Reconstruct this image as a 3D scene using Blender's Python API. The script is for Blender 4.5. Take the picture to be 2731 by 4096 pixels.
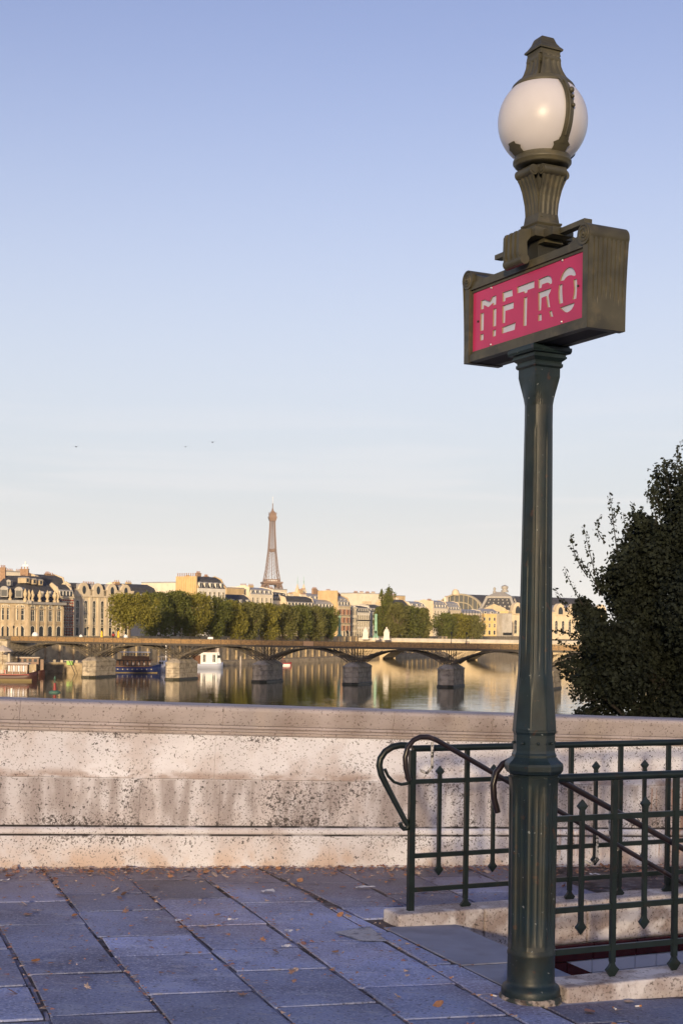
import bpy, bmesh, math, random
import numpy as np
from mathutils import Vector, Matrix
random.seed(7); np.random.seed(7)
R = math.radians
for o in list(bpy.data.objects): bpy.data.objects.remove(o)
scene = bpy.context.scene
col = scene.collection

# ------------------------------------------------------------------ camera
F = 5689.0; TH = R(.8); CX, CY = 1365.5, 2515.0; EYE = 1.6      # lens in photograph pixels, roll, optical axis
cam = bpy.data.objects.new('camera', bpy.data.cameras.new('camera')); col.objects.link(cam)
cam.data.sensor_fit = 'VERTICAL'; cam.data.sensor_height = 36; cam.data.sensor_width = 24
cam.data.lens = 36*F/4096; cam.data.shift_y = (CY-2048)/4096
cam.data.clip_start = .1; cam.data.clip_end = 20000
c, s = math.cos(TH), math.sin(TH)
cam.matrix_world = Matrix(((c, -s, 0, 0), (0, 0, -1, 0), (s, c, 0, EYE), (0, 0, 0, 1)))
cam.data.dof.use_dof = True; cam.data.dof.focus_distance = 6.4; cam.data.dof.aperture_fstop = 22
scene.camera = cam
# ------------------------------------------------------------------ sky, sun, exposure
SUN_EL, SUN_AZ = R(7.2), R(188)          # azimuth clockwise from +Y: the sun is behind the camera, a little to its left
world = bpy.data.worlds.new('World'); scene.world = world; world.use_nodes = True
wn, wl = world.node_tree.nodes, world.node_tree.links
bg = wn['Background']
sky = wn.new('ShaderNodeTexSky'); sky.sky_type = 'NISHITA'; sky.sun_disc = False
sky.sun_elevation = SUN_EL; sky.sun_rotation = SUN_AZ; sky.altitude = 50; sky.air_density = 1.0; sky.dust_density = 1.4; sky.ozone_density = 2.6
# the film's violet rendering of the whole sky, and a thin pale veil of haze all round the horizon with faint streaks of cirrus
tint = wn.new('ShaderNodeMix'); tint.data_type = 'RGBA'; tint.blend_type = 'MULTIPLY'; tint.inputs[0].default_value = 1; tint.inputs[7].default_value = (1.20,.91,1.00,1)
hs = wn.new('ShaderNodeHueSaturation'); hs.inputs['Saturation'].default_value = .90; wl.new(sky.outputs[0], hs.inputs['Color']); wl.new(hs.outputs[0], tint.inputs[6])
tc = wn.new('ShaderNodeTexCoord'); sep = wn.new('ShaderNodeSeparateXYZ'); wl.new(tc.outputs['Generated'], sep.inputs[0])
def wrange(src, a, b, c_, d):
    m = wn.new('ShaderNodeMapRange'); m.interpolation_type = 'SMOOTHSTEP'
    for i, v in enumerate((a, b, c_, d)): m.inputs[i+1].default_value = v
    wl.new(src, m.inputs[0]); return m.outputs[0]
veil = wrange(sep.outputs[2], 0, .45, .90, 0); warm = wrange(sep.outputs[2], 0, .11, .8, 0)
mpw = wn.new('ShaderNodeMapping'); mpw.inputs['Scale'].default_value = (1.6,1.6,26); wl.new(tc.outputs['Generated'], mpw.inputs[0])
ns = wn.new('ShaderNodeTexNoise'); ns.inputs['Scale'].default_value = 2.2; ns.inputs['Detail'].default_value = 5; wl.new(mpw.outputs[0], ns.inputs['Vector'])
band = wrange(sep.outputs[2], .20, .07, 0, .9); streak = wrange(ns.outputs['Fac'], .50, .66, 0, 1)
mu = wn.new('ShaderNodeMath'); mu.operation = 'MULTIPLY'; wl.new(band, mu.inputs[0]); wl.new(streak, mu.inputs[1])
mx_ = wn.new('ShaderNodeMath'); mx_.operation = 'MAXIMUM'; wl.new(veil, mx_.inputs[0]); wl.new(mu.outputs[0], mx_.inputs[1])
hz = wn.new('ShaderNodeMix'); hz.data_type = 'RGBA'; wl.new(mx_.outputs[0], hz.inputs[0]); wl.new(tint.outputs[2], hz.inputs[6]); hz.inputs[7].default_value = (3.12,3.32,3.46,1)
hw_ = wn.new('ShaderNodeMix'); hw_.data_type = 'RGBA'; wl.new(warm, hw_.inputs[0]); wl.new(hz.outputs[2], hw_.inputs[6]); hw_.inputs[7].default_value = (4.2,4.0,3.72,1)
cl_ = wn.new('ShaderNodeMix'); cl_.data_type = 'RGBA'; cf = wn.new('ShaderNodeMath'); cf.operation = 'MULTIPLY'; cf.inputs[1].default_value = .2; wl.new(mu.outputs[0], cf.inputs[0]); wl.new(cf.outputs[0], cl_.inputs[0]); wl.new(hw_.outputs[2], cl_.inputs[6]); cl_.inputs[7].default_value = (4.5,4.15,4.05,1)
wl.new(cl_.outputs[2], bg.inputs[0]); bg.inputs[1].default_value = .136
sun = bpy.data.objects.new('sun', bpy.data.lights.new('sun', 'SUN')); col.objects.link(sun)
sun.data.energy = 3.4; sun.data.angle = R(2.5); sun.data.color = (1, .76, .46)
sd = Vector((math.sin(SUN_AZ)*math.cos(SUN_EL), math.cos(SUN_AZ)*math.cos(SUN_EL), math.sin(SUN_EL)))
sun.rotation_euler = sd.to_track_quat('Z', 'Y').to_euler()
scene.view_settings.view_transform = 'Standard'; scene.view_settings.look = 'None'
scene.view_settings.exposure = .84; scene.view_settings.gamma = 1; scene.view_settings.use_curve_mapping = False

# ------------------------------------------------------------------ helpers
def at(px, py, Y):
    dx, dy = px-CX, py-CY
    return Vector(((dx*c+dy*s)/F*Y, Y, EYE+(dx*s-dy*c)/F*Y))
def X_at(px, Y, py=2515): return at(px, py, Y).x
def z_at(py, Y, px=1365): return at(px, py, Y).z
GK = .035
def gz(X): return -GK*max(-14, min(14, X))
def gnd(px, py):
    dx, dy = px-CX, py-CY
    a = (dx*c+dy*s)/F; b = (dx*s-dy*c)/F
    Y = -EYE/(b+GK*a); return Vector((a*Y, Y, EYE+b*Y))
def tag(o, label=None, cat=None, group=None, kind=None):
    if label: o['label'] = label
    if cat: o['category'] = cat
    if group: o['group'] = group
    if kind: o['kind'] = kind
    return o
def empty(name, loc=(0, 0, 0), rz=0, label=None, cat=None, group=None, parent=None):
    o = bpy.data.objects.new(name, None); col.objects.link(o); o.empty_display_size = .2
    o.location = loc; o.rotation_euler = (0, 0, rz)
    if parent: o.parent = parent
    return tag(o, label, cat, group)
def link(name, me, mat=None, parent=None, loc=(0, 0, 0), rot=(0, 0, 0)):
    o = bpy.data.objects.new(name, me); col.objects.link(o); o.location = loc; o.rotation_euler = rot
    if mat is not None and not me.materials:
        for m in (mat if isinstance(mat, (list, tuple)) else [mat]): me.materials.append(m)
    if parent: o.parent = parent
    return o
def copy_tree(o, parent=None):
    n = o.copy(); col.objects.link(n); n.parent = parent
    for ch in list(o.children): copy_tree(ch, n)
    return n
class MB:
    def __init__(self): self.v = []; self.f = []; self.m = []; self.sm = []
    def add(self, vs, fs, mi=0, smooth=False):
        b = len(self.v); self.v += [tuple(x) for x in vs]
        for f in fs: self.f.append(tuple(b+i for i in f)); self.m.append(mi); self.sm.append(smooth)
        return self
    def box(self, x0, x1, y0, y1, z0, z1, mi=0):
        return self.add([(x0,y0,z0),(x1,y0,z0),(x1,y1,z0),(x0,y1,z0),(x0,y0,z1),(x1,y0,z1),(x1,y1,z1),(x0,y1,z1)],
                        [(3,2,1,0),(4,5,6,7),(0,1,5,4),(1,2,6,5),(2,3,7,6),(3,0,4,7)], mi)
    def frustum(self, b, t, z0, z1, mi=0):       # b,t = (x0,x1,y0,y1)
        return self.add([(b[0],b[2],z0),(b[1],b[2],z0),(b[1],b[3],z0),(b[0],b[3],z0),(t[0],t[2],z1),(t[1],t[2],z1),(t[1],t[3],z1),(t[0],t[3],z1)],
                        [(3,2,1,0),(4,5,6,7),(0,1,5,4),(1,2,6,5),(2,3,7,6),(3,0,4,7)], mi)
    def prism(self, pts, z0, z1, mi=0):          # polygon (ccw) in xy
        n = len(pts)
        return self.add([(p[0],p[1],z0) for p in pts]+[(p[0],p[1],z1) for p in pts],
                        [tuple(range(n-1,-1,-1)), tuple(range(n,2*n))]+[(i,(i+1)%n,n+(i+1)%n,n+i) for i in range(n)], mi)
    def xz(self, pts, y0, y1, mi=0, smooth=False):             # polygon in xz extruded along y
        n = len(pts)
        self.add([(p[0],y0,p[1]) for p in pts]+[(p[0],y1,p[1]) for p in pts], [tuple(range(n)), tuple(range(2*n-1,n-1,-1))], mi)
        return self.add([(p[0],y0,p[1]) for p in pts]+[(p[0],y1,p[1]) for p in pts], [((i+1)%n,i,n+i,n+(i+1)%n) for i in range(n)], mi, smooth)
    def bar(self, a, b, w, d=None, mi=0):        # square bar between two points
        a, b = Vector(a), Vector(b); d = d or w; ax = (b-a).normalized()
        up = Vector((0,0,1)) if abs(ax.z) < .95 else Vector((0,1,0))
        e = ax.cross(up).normalized(); g = e.cross(ax)
        q = [e*w/2+g*d/2, -e*w/2+g*d/2, -e*w/2-g*d/2, e*w/2-g*d/2]
        return self.add([a+x for x in q]+[b+x for x in q], [(0,1,2,3),(7,6,5,4)]+[((i+1)%4,i,4+i,4+(i+1)%4) for i in range(4)], mi)
    def tube(self, pts, r, n=10, mi=0, caps=True):
        pts = [Vector(p) for p in pts]; rs = r if isinstance(r, (list, tuple)) else [r]*len(pts)
        rings = []; prev = None
        for i, p in enumerate(pts):
            t = (pts[min(i+1, len(pts)-1)]-pts[max(i-1, 0)]).normalized()
            if prev is None: u = t.cross(Vector((0,0,1)) if abs(t.z) < .9 else Vector((0,1,0))).normalized()
            else: u = (prev-t*prev.dot(t)).normalized()
            prev = u; w = t.cross(u)
            rings.append([p+(u*math.cos(2*math.pi*k/n)+w*math.sin(2*math.pi*k/n))*rs[i] for k in range(n)])
        vs = [x for r_ in rings for x in r_]; fs = []
        for i in range(len(pts)-1):
            for k in range(n): fs.append((i*n+k, i*n+(k+1)%n, (i+1)*n+(k+1)%n, (i+1)*n+k))
        self.add(vs, fs, mi, True)
        if caps: self.add(rings[0]+rings[-1], [tuple(range(n-1,-1,-1)), tuple(range(n, 2*n))], mi)
        return self
    def lathe(self, prof, n=32, mod=None, ph=0, mi=0, smooth=True, cx=0, cy=0, caps=True):   # prof [(r,z)]
        vs = []
        for (r, z) in prof:
            for k in range(n):
                a = 2*math.pi*(k+.5)/n+ph; rr = r*(mod(a, z) if mod else 1)
                vs.append((cx+rr*math.cos(a), cy+rr*math.sin(a), z))
        fs = [(i*n+k, i*n+(k+1)%n, (i+1)*n+(k+1)%n, (i+1)*n+k) for i in range(len(prof)-1) for k in range(n)]
        self.add(vs, fs, mi, smooth)
        if caps: self.add(vs[:n]+vs[-n:], [tuple(range(n-1,-1,-1)), tuple(range(n, 2*n))], mi)
        return self
    def sphere(self, cx, cy, cz, r, n=10, sz=1, mi=0):
        pr = [(max(r*math.sin(math.pi*i/n), 1e-4), cz-r*sz*math.cos(math.pi*i/n)) for i in range(n+1)]
        return self.lathe(pr, n=max(8, n), cx=cx, cy=cy, mi=mi)
    def mesh(self, name):
        me = bpy.data.meshes.new(name); me.from_pydata(self.v, [], self.f); me.update()
        me.polygons.foreach_set('material_index', self.m); me.polygons.foreach_set('use_smooth', self.sm)
        return me
    def build(self, name, mat, parent=None, loc=(0,0,0), rot=(0,0,0)):
        return link(name, self.mesh(name), mat, parent, loc, rot)
def bevel_mesh(me, w, seg=1):
    bm = bmesh.new(); bm.from_mesh(me); bmesh.ops.remove_doubles(bm, verts=bm.verts, dist=1e-5)
    bmesh.ops.bevel(bm, geom=list(bm.edges), offset=w, segments=seg, affect='EDGES', profile=.5)
    bm.to_mesh(me); bm.free(); return me
def world_mesh(me, M):
    me.transform(M); return me

# ------------------------------------------------------------------ materials
def mat(name, base, rough=.7, metal=0, vary=.0, scale=5, bump=0, bscale=60, spec=.5, layers=(), detail=4):
    """principled; vary = brightness noise; layers = [(colour, scale, lo, hi, amount, stretch)] of stains with their own noise"""
    m = bpy.data.materials.new(name); m.use_nodes = True; n, l = m.node_tree.nodes, m.node_tree.links
    b = n['Principled BSDF']; b.inputs['Roughness'].default_value = rough; b.inputs['Metallic'].default_value = metal
    b.inputs['Specular IOR Level'].default_value = spec
    geo = n.new('ShaderNodeNewGeometry'); cur = None
    def noise(sc, det=detail, stretch=None):
        t = n.new('ShaderNodeTexNoise'); t.inputs['Scale'].default_value = sc; t.inputs['Detail'].default_value = det
        if stretch:
            mp = n.new('ShaderNodeMapping'); mp.inputs['Scale'].default_value = stretch
            l.new(geo.outputs['Position'], mp.inputs['Vector']); l.new(mp.outputs[0], t.inputs['Vector'])
        else: l.new(geo.outputs['Position'], t.inputs['Vector'])
        return t
    rgb = n.new('ShaderNodeRGB'); rgb.outputs[0].default_value = (*base, 1); cur = rgb.outputs[0]
    if vary:
        t = noise(scale); mr = n.new('ShaderNodeMapRange'); mr.inputs[1].default_value = .3; mr.inputs[2].default_value = .7
        mr.inputs[3].default_value = 1-vary; mr.inputs[4].default_value = 1+vary; l.new(t.outputs['Fac'], mr.inputs[0])
        mx = n.new('ShaderNodeVectorMath'); mx.operation = 'SCALE'; l.new(cur, mx.inputs[0]); l.new(mr.outputs[0], mx.inputs['Scale']); cur = mx.outputs[0]
    for (cl, sc, lo, hi, amt, st) in layers:
        t = noise(sc, 6, st); mr = n.new('ShaderNodeMapRange'); mr.inputs[1].default_value = lo; mr.inputs[2].default_value = hi
        mr.inputs[3].default_value = 0; mr.inputs[4].default_value = amt; l.new(t.outputs['Fac'], mr.inputs[0])
        mx = n.new('ShaderNodeMix'); mx.data_type = 'RGBA'; l.new(mr.outputs[0], mx.inputs[0]); l.new(cur, mx.inputs[6]); mx.inputs[7].default_value = (*cl, 1); cur = mx.outputs[2]
    l.new(cur, b.inputs['Base Color'])
    if bump:
        t = noise(bscale, 5); bp = n.new('ShaderNodeBump'); bp.inputs['Strength'].default_value = min(1, bump); bp.inputs['Distance'].default_value = .3/bscale
        l.new(t.outputs['Fac'], bp.inputs['Height']); l.new(bp.outputs[0], b.inputs['Normal'])
    return m
def add_random_tint(m, amt):          # each object its own shade
    n, l = m.node_tree.nodes, m.node_tree.links; b = n['Principled BSDF']
    src = b.inputs['Base Color'].links[0].from_socket
    oi = n.new('ShaderNodeObjectInfo'); mr = n.new('ShaderNodeMapRange'); mr.inputs[3].default_value = 1-amt; mr.inputs[4].default_value = 1+amt
    l.new(oi.outputs['Random'], mr.inputs[0]); mx = n.new('ShaderNodeVectorMath'); mx.operation = 'SCALE'
    l.new(src, mx.inputs[0]); l.new(mr.outputs[0], mx.inputs['Scale']); l.new(mx.outputs[0], b.inputs['Base Color'])
M = {}
def parapet_stone():
    m = bpy.data.materials.new('parapet_limestone'); m.use_nodes = True; n, l = m.node_tree.nodes, m.node_tree.links; b = n['Principled BSDF']; b.inputs['Roughness'].default_value = .88
    tc = n.new('ShaderNodeTexCoord'); sp = n.new('ShaderNodeSeparateXYZ'); l.new(tc.outputs['Object'], sp.inputs[0]); H = sp.outputs[2]
    def noise(sc, st=(1,1,1), det=5, off=0, rough=.5):
        mp = n.new('ShaderNodeMapping'); mp.inputs['Scale'].default_value = st; mp.inputs['Location'].default_value = (off, off*1.7, off*.3); l.new(tc.outputs['Object'], mp.inputs[0])
        t = n.new('ShaderNodeTexNoise'); t.inputs['Scale'].default_value = sc; t.inputs['Detail'].default_value = det; t.inputs['Roughness'].default_value = rough; l.new(mp.outputs[0], t.inputs['Vector']); return t.outputs['Fac']
    def rng(x, a, b_, c_=0, d=1):
        r = n.new('ShaderNodeMapRange'); r.interpolation_type = 'SMOOTHSTEP'
        for i_, v in enumerate((a, b_, c_, d)): r.inputs[i_+1].default_value = v
        l.new(x, r.inputs[0]); return r.outputs[0]
    def op(o, x, y):
        q = n.new('ShaderNodeMath'); q.operation = o; q.use_clamp = True
        for k, v in enumerate((x, y)):
            if isinstance(v, (int, float)): q.inputs[k].default_value = v
            else: l.new(v, q.inputs[k])
        return q.outputs[0]
    mul = lambda x, y: op('MULTIPLY', x, y); add = lambda x, y: op('ADD', x, y)
    def between(a, a2, b_, b2): return mul(rng(H, a, a2), rng(H, b_, b2, 1, 0))
    cur = [None]
    def paint(col_, fac):
        mx = n.new('ShaderNodeMix'); mx.data_type = 'RGBA'; l.new(fac, mx.inputs[0]); mx.inputs[7].default_value = (*col_, 1)
        if isinstance(cur[0], tuple): mx.inputs[6].default_value = (*cur[0], 1)
        else: l.new(cur[0], mx.inputs[6])
        cur[0] = mx.outputs[2]
    cur[0] = (.74,.725,.77)
    paint((.90,.90,.96), rng(noise(1.3, off=3), .42, .62, 0, .9))
    paint((.50,.40,.36), mul(rng(noise(3.2, off=9), .46, .66), .5))
    mid = between(.25,.275,.56,.575)
    paint((.38,.335,.335), mul(mid, rng(noise(7, (1,1,.25), off=1), .38, .60, .2, .95)))                      # soiled middle course, streaked
    paint((.70,.66,.68), mul(mid, rng(noise(5, (1,1,.3), off=14), .52, .66, 0, .8)))
    paint((.36,.25,.20), mul(between(.565,.575,.585,.65), rng(noise(5, (1,1,2.5), off=4), .38, .60, 0, .75)))  # brown tide line
    paint((.60,.42,.30), mul(rng(H, .22, .02), rng(noise(4, off=6), .44, .62, 0, .65)))                      # ochre foot
    paint((.40,.20,.11), mul(between(.03,.1,.54,.57), mul(rng(noise(1.6, (1,1,.01), off=2), .53, .62), rng(noise(26, (1,1,.03), off=8), .52, .62, 0, .8))))   # rust runs
    dirt = add(add(mul(between(.255,.262,.275,.345), .75), mul(between(.80,.85,.862,.87), .45)), add(mul(mid, .35), mul(between(.10,.2,.205,.215), .45)))
    patch = rng(noise(2.6, off=21), .44, .64); dens = add(mul(dirt, add(patch, .35)), mul(patch, .22))
    fine = noise(95, det=3, off=5); coarse = noise(52, det=3, off=31)
    paint((.13,.11,.105), mul(rng(op('ADD', fine, mul(dens, .16)), .605, .69), .72))
    paint((.055,.048,.048), mul(rng(op('ADD', coarse, mul(dens, .13)), .655, .71), .85))
    crust = add(between(.253,.259,.266,.272), between(.198,.204,.212,.217))
    paint((.035,.03,.03), mul(crust, rng(noise(6, off=17), .36, .52, .25, .95)))                            # black crust in the two grooves
    l.new(cur[0], b.inputs['Base Color'])
    bp = n.new('ShaderNodeBump'); bp.inputs['Strength'].default_value = .5; bp.inputs['Distance'].default_value = .004; l.new(noise(70, det=5), bp.inputs['Height']); l.new(bp.outputs[0], b.inputs['Normal'])
    return m
M['parapet'] = M['parapet_dark'] = M['parapet_band'] = parapet_stone()
M['parapet_cap'] = mat('parapet_cap_stone', (.50,.44,.435), .8, vary=.14, scale=2.5, bump=.35, bscale=70, layers=[((.25,.185,.15), 2.4, .46, .66, .6, None), ((.52,.45,.41), 4, .55, .66, .6, (1,1,.4)), ((.13,.105,.09), 70, .59, .66, .75, None)])
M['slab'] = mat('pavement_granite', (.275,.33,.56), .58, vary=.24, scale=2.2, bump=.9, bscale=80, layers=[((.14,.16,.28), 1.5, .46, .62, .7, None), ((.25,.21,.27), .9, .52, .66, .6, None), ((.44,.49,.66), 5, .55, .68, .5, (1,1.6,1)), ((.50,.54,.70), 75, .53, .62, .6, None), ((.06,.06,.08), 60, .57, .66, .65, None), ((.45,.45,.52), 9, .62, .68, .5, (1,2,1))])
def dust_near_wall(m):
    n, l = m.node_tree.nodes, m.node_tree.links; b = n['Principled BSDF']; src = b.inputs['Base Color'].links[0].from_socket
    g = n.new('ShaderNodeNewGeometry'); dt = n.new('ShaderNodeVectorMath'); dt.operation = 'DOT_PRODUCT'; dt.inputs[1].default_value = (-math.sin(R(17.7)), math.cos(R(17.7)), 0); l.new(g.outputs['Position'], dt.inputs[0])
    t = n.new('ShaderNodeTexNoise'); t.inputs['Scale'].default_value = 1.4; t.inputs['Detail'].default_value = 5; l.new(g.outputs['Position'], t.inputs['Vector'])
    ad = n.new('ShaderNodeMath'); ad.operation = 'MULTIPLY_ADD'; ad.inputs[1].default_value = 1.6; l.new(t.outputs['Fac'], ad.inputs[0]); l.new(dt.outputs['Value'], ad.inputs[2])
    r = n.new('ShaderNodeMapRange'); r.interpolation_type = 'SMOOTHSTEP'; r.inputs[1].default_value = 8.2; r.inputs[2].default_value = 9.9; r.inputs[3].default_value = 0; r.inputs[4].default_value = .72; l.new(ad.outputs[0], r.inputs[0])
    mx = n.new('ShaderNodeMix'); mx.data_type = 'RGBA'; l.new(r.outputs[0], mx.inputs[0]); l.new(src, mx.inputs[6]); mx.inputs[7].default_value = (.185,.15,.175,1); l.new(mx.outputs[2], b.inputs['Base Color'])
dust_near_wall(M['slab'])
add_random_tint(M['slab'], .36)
M['strip'] = mat('joint_strip_mortar', (.24,.235,.31), .9, vary=.25, scale=8, bump=.8, bscale=70, layers=[((.10,.085,.09), 9, .5, .62, .7, None)])
M['mortar'] = mat('joint_mortar', (.12,.10,.10), .95, vary=.35, scale=14, bump=1, bscale=90, layers=[((.045,.036,.034), 5, .48, .60, .9, None), ((.27,.24,.25), 11, .56, .66, .7, None), ((.22,.11,.06), 40, .60, .68, .7, None)])
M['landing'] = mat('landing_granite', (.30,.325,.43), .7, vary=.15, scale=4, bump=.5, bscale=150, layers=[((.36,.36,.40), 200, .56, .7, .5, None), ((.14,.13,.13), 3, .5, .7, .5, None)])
M['kerb'] = mat('kerb_stone', (.58,.535,.54), .85, vary=.2, scale=5, bump=.8, bscale=45, layers=[((.25,.18,.15), 5, .44, .60, .75, None), ((.15,.125,.115), 80, .55, .64, .75, None), ((.76,.74,.76), 6, .52, .62, .8, None), ((.10,.085,.08), 40, .62, .69, .8, None)])
M['green'] = mat('dark_green_paint', (.0105,.021,.0215), .45, vary=.35, scale=9, bump=.12, bscale=40, layers=[((.030,.032,.024), 6, .48, .66, .7, None), ((.012,.030,.042), 4, .48, .64, .7, None), ((.07,.035,.022), 25, .64, .70, .7, None), ((.30,.33,.33), 55, .70, .73, .8, None)])
M['footpaint'] = mat('worn_foot_paint', (.03,.04,.038), .7, vary=.3, scale=9, bump=1, bscale=40, layers=[((.40,.34,.30), 16, .47, .56, .9, None), ((.07,.05,.04), 30, .55, .64, .8, None)])
M['rail'] = mat('railing_green_paint', (.010,.0175,.0160), .36, vary=.3, scale=12, bump=.1, bscale=50, layers=[((.03,.02,.014), 22, .6, .70, .7, None)])
M['bronze'] = mat('olive_bronze_paint', (.085,.078,.050), .5, vary=.25, scale=9, bump=.12, bscale=60, layers=[((.035,.034,.026), 7, .48, .68, .7, None), ((.14,.115,.065), 18, .58, .70, .5, None)])
M['dark'] = mat('hollow_shade_dark_paint', (.03,.03,.025), .7)  # shade of the hollows put into the cores and neck; also two dark screws
M['handrail'] = mat('brown_black_handrail', (.022,.015,.017), .3, vary=.2, scale=20, layers=[((.10,.06,.05), 14, .64, .74, .5, None)])
M['chipped'] = mat('chipped_white_paint', (.62,.60,.57), .6, vary=.1, scale=30, layers=[((.03,.03,.03), 38, .52, .56, .95, None)])
M['red'] = mat('red_enamel', (.54,.020,.115), .28, vary=.1, scale=6)
M['cutedge'] = mat('ochre_cut_edge', (.36,.25,.13), .6)
M['opal'] = mat('opal_backing', (.62,.64,.78), .35, vary=.06, scale=10)
M['screw'] = mat('screw_steel', (.75,.75,.77), .3, metal=.6)
M['tile_red'] = mat('oxblood_tile', (.075,.012,.010), .15, vary=.25, scale=10)
M['tile_white'] = mat('white_glazed_tile', (.72,.74,.80), .12)
M['grout'] = mat('tile_grout', (.42,.42,.44), .9)
M['paint_white'] = mat('worn_white_paint', (.50,.50,.54), .8, vary=.1, scale=20, layers=[((.14,.15,.2), 12, .56, .66, .9, None), ((.14,.15,.2), 60, .58, .64, .7, None)])
M['paper'] = mat('litter_paper', (.72,.72,.76), .8)
M['filter'] = mat('cigarette_filter', (.55,.25,.08), .8)
LEAFM = [mat('dry_leaf_%s' % n_, b_, .8, vary=.3, scale=60) for n_, b_ in (('orange', (.42,.21,.11)), ('brown', (.30,.18,.14)), ('tan', (.56,.42,.33)), ('rust', (.38,.19,.15)))]
M['asphalt'] = mat('street_asphalt', (.06,.06,.062), .9, vary=.2, scale=3, bump=.4, bscale=40)
def stone(name, b, v=.12, st=.5): return mat(name, b, .9, vary=v, scale=.5, layers=[((b[0]*.62,b[1]*.58,b[2]*.52), .35, .48, .7, st, (1,1,.4)), ((b[0]*.45,b[1]*.42,b[2]*.4), 1.6, .6, .75, .5, (1,1,.5))])
M['cream'] = stone('cream_stone', (.62,.52,.37), .08, .35); M['pale'] = stone('pale_render', (.72,.64,.50), .05, .2); M['ochre'] = stone('ochre_render', (.54,.40,.22), .1, .35)
M['institute'] = stone('weathered_limestone', (.46,.37,.25), .15, .7); M['tan'] = stone('tan_stone', (.52,.42,.27), .1, .5); M['grey_stone'] = stone('grey_stone', (.46,.43,.38), .1, .5)
M['yellow_stone'] = stone('yellow_stone', (.60,.44,.20), .08, .4); M['white_stone'] = stone('white_stone', (.72,.68,.60), .06, .3); M['pink_stone'] = stone('pink_stone', (.58,.44,.32), .08, .3)
M['quay'] = mat('quay_masonry', (.38,.30,.19), .9, vary=.25, scale=.35, bump=.6, bscale=2, layers=[((.15,.12,.08), .5, .48, .7, .7, (1,1,1.5)), ((.50,.42,.29), 1.3, .55, .7, .6, None), ((.07,.075,.035), .3, .6, .72, .6, None)])
M['pier'] = mat('pier_masonry', (.42,.36,.27), .9, vary=.25, scale=.7, bump=.8, bscale=3, layers=[((.13,.11,.09), .8, .48, .66, .7, (1,1,1.3)), ((.55,.49,.40), 2, .56, .68, .6, None)])
M['wet'] = mat('wet_algae_masonry', (.035,.034,.022), .5, vary=.3, scale=1.5, layers=[((.10,.09,.06), 2, .55, .68, .6, None)])
M['slate'] = mat('slate_roof', (.05,.05,.056), .85, vary=.25, scale=1.2, layers=[((.10,.10,.11), .8, .5, .7, .5, None)])
M['zinc'] = mat('zinc_roof', (.30,.295,.30), .5, vary=.15, scale=.6, layers=[((.18,.18,.20), .5, .5, .7, .5, None)])
M['lead'] = mat('lead_trim', (.33,.31,.28), .7, vary=.15, scale=1)
M['brick'] = mat('chimney_brick', (.30,.19,.12), .9, vary=.2, scale=2); M['pot'] = mat('terracotta_pot', (.32,.17,.10), .9)
M['redtrim'] = mat('red_brick_quoin', (.34,.10,.06), .9, vary=.2, scale=2)
M['glass'] = mat('dark_window_glass', (.025,.03,.035), .12); M['sash'] = mat('painted_sash', (.66,.60,.48), .7)
M['shutter'] = mat('red_shutter', (.36,.12,.06), .8); M['iron'] = mat('black_ironwork', (.02,.02,.02), .5)
M['glassroof'] = mat('green_glass_roof', (.13,.13,.115), .2, vary=.15, scale=.3); M['yellow_iron'] = mat('cream_ironwork', (.44,.38,.26), .6)
M['bridge_iron'] = mat('bridge_brown_iron', (.065,.053,.036), .6, vary=.25, scale=1.2, layers=[((.16,.12,.07), 2, .55, .72, .5, None)])
M['locks'] = mat('padlock_panel', (.20,.115,.04), .45, vary=.35, scale=2.5, bump=1, bscale=5, layers=[((.46,.28,.10), 7, .56, .64, .9, None), ((.05,.03,.015), 6, .58, .66, .8, None), ((.6,.5,.36), 11, .68, .72, .9, None)], detail=6)
M['board'] = mat('plywood_board', (.42,.27,.16), .8, vary=.12, scale=1)
M['eiffel'] = mat('brown_tower_iron', (.20,.125,.085), .7)
M['copper'] = mat('green_copper', (.24,.42,.30), .7, vary=.2, scale=.8)
M['hull_blue'] = mat('blue_hull', (.012,.02,.085), .35, vary=.15, scale=.5); M['hull_white'] = mat('white_hull', (.70,.70,.72), .35); M['hull_grey'] = mat('grey_blue_hull', (.42,.45,.54), .4)
M['hull_red'] = mat('red_brown_hull', (.05,.018,.014), .5); M['wood'] = mat('varnished_wood', (.13,.06,.028), .5, vary=.25, scale=1.5); M['boot'] = mat('boot_top_ochre', (.16,.12,.05), .8)
M['blackp'] = mat('black_paint', (.012,.012,.014), .5); M['canvas'] = mat('cream_canvas', (.48,.42,.36), .8); M['redp'] = mat('red_paint', (.30,.03,.025), .5); M['greenp'] = mat('green_paint', (.04,.20,.09), .5)
M['yellowp'] = mat('yellow_cover', (.75,.45,.02), .6); M['whitep'] = mat('white_paint', (.8,.78,.74), .5); M['orangep'] = mat('orange_cloth', (.5,.15,.05), .7); M['lime'] = mat('lime_green_bin', (.30,.50,.12), .6)
M['darkcopper'] = mat('weathered_green_paint', (.05,.12,.09), .6); M['darkred'] = mat('weathered_red_paint', (.22,.03,.025), .6)
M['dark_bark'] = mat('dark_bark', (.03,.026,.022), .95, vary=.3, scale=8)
M['bark'] = mat('bark', (.14,.105,.07), .95, vary=.3, scale=8); M['skin'] = mat('skin', (.45,.28,.2), .6); M['cloth_dark'] = mat('dark_clothing', (.04,.04,.06), .9); M['cloth_pink'] = mat('pink_clothing', (.45,.2,.2), .9)
M['grass'] = mat('quay_cobble', (.24,.20,.14), .95, vary=.3, scale=.4)
M['globe'] = mat('opal_globe_glass', (.66,.645,.685), .36, vary=.04, scale=8, layers=[((.50,.42,.38), 5, .58, .78, .35, (1,1,.3))])
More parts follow.
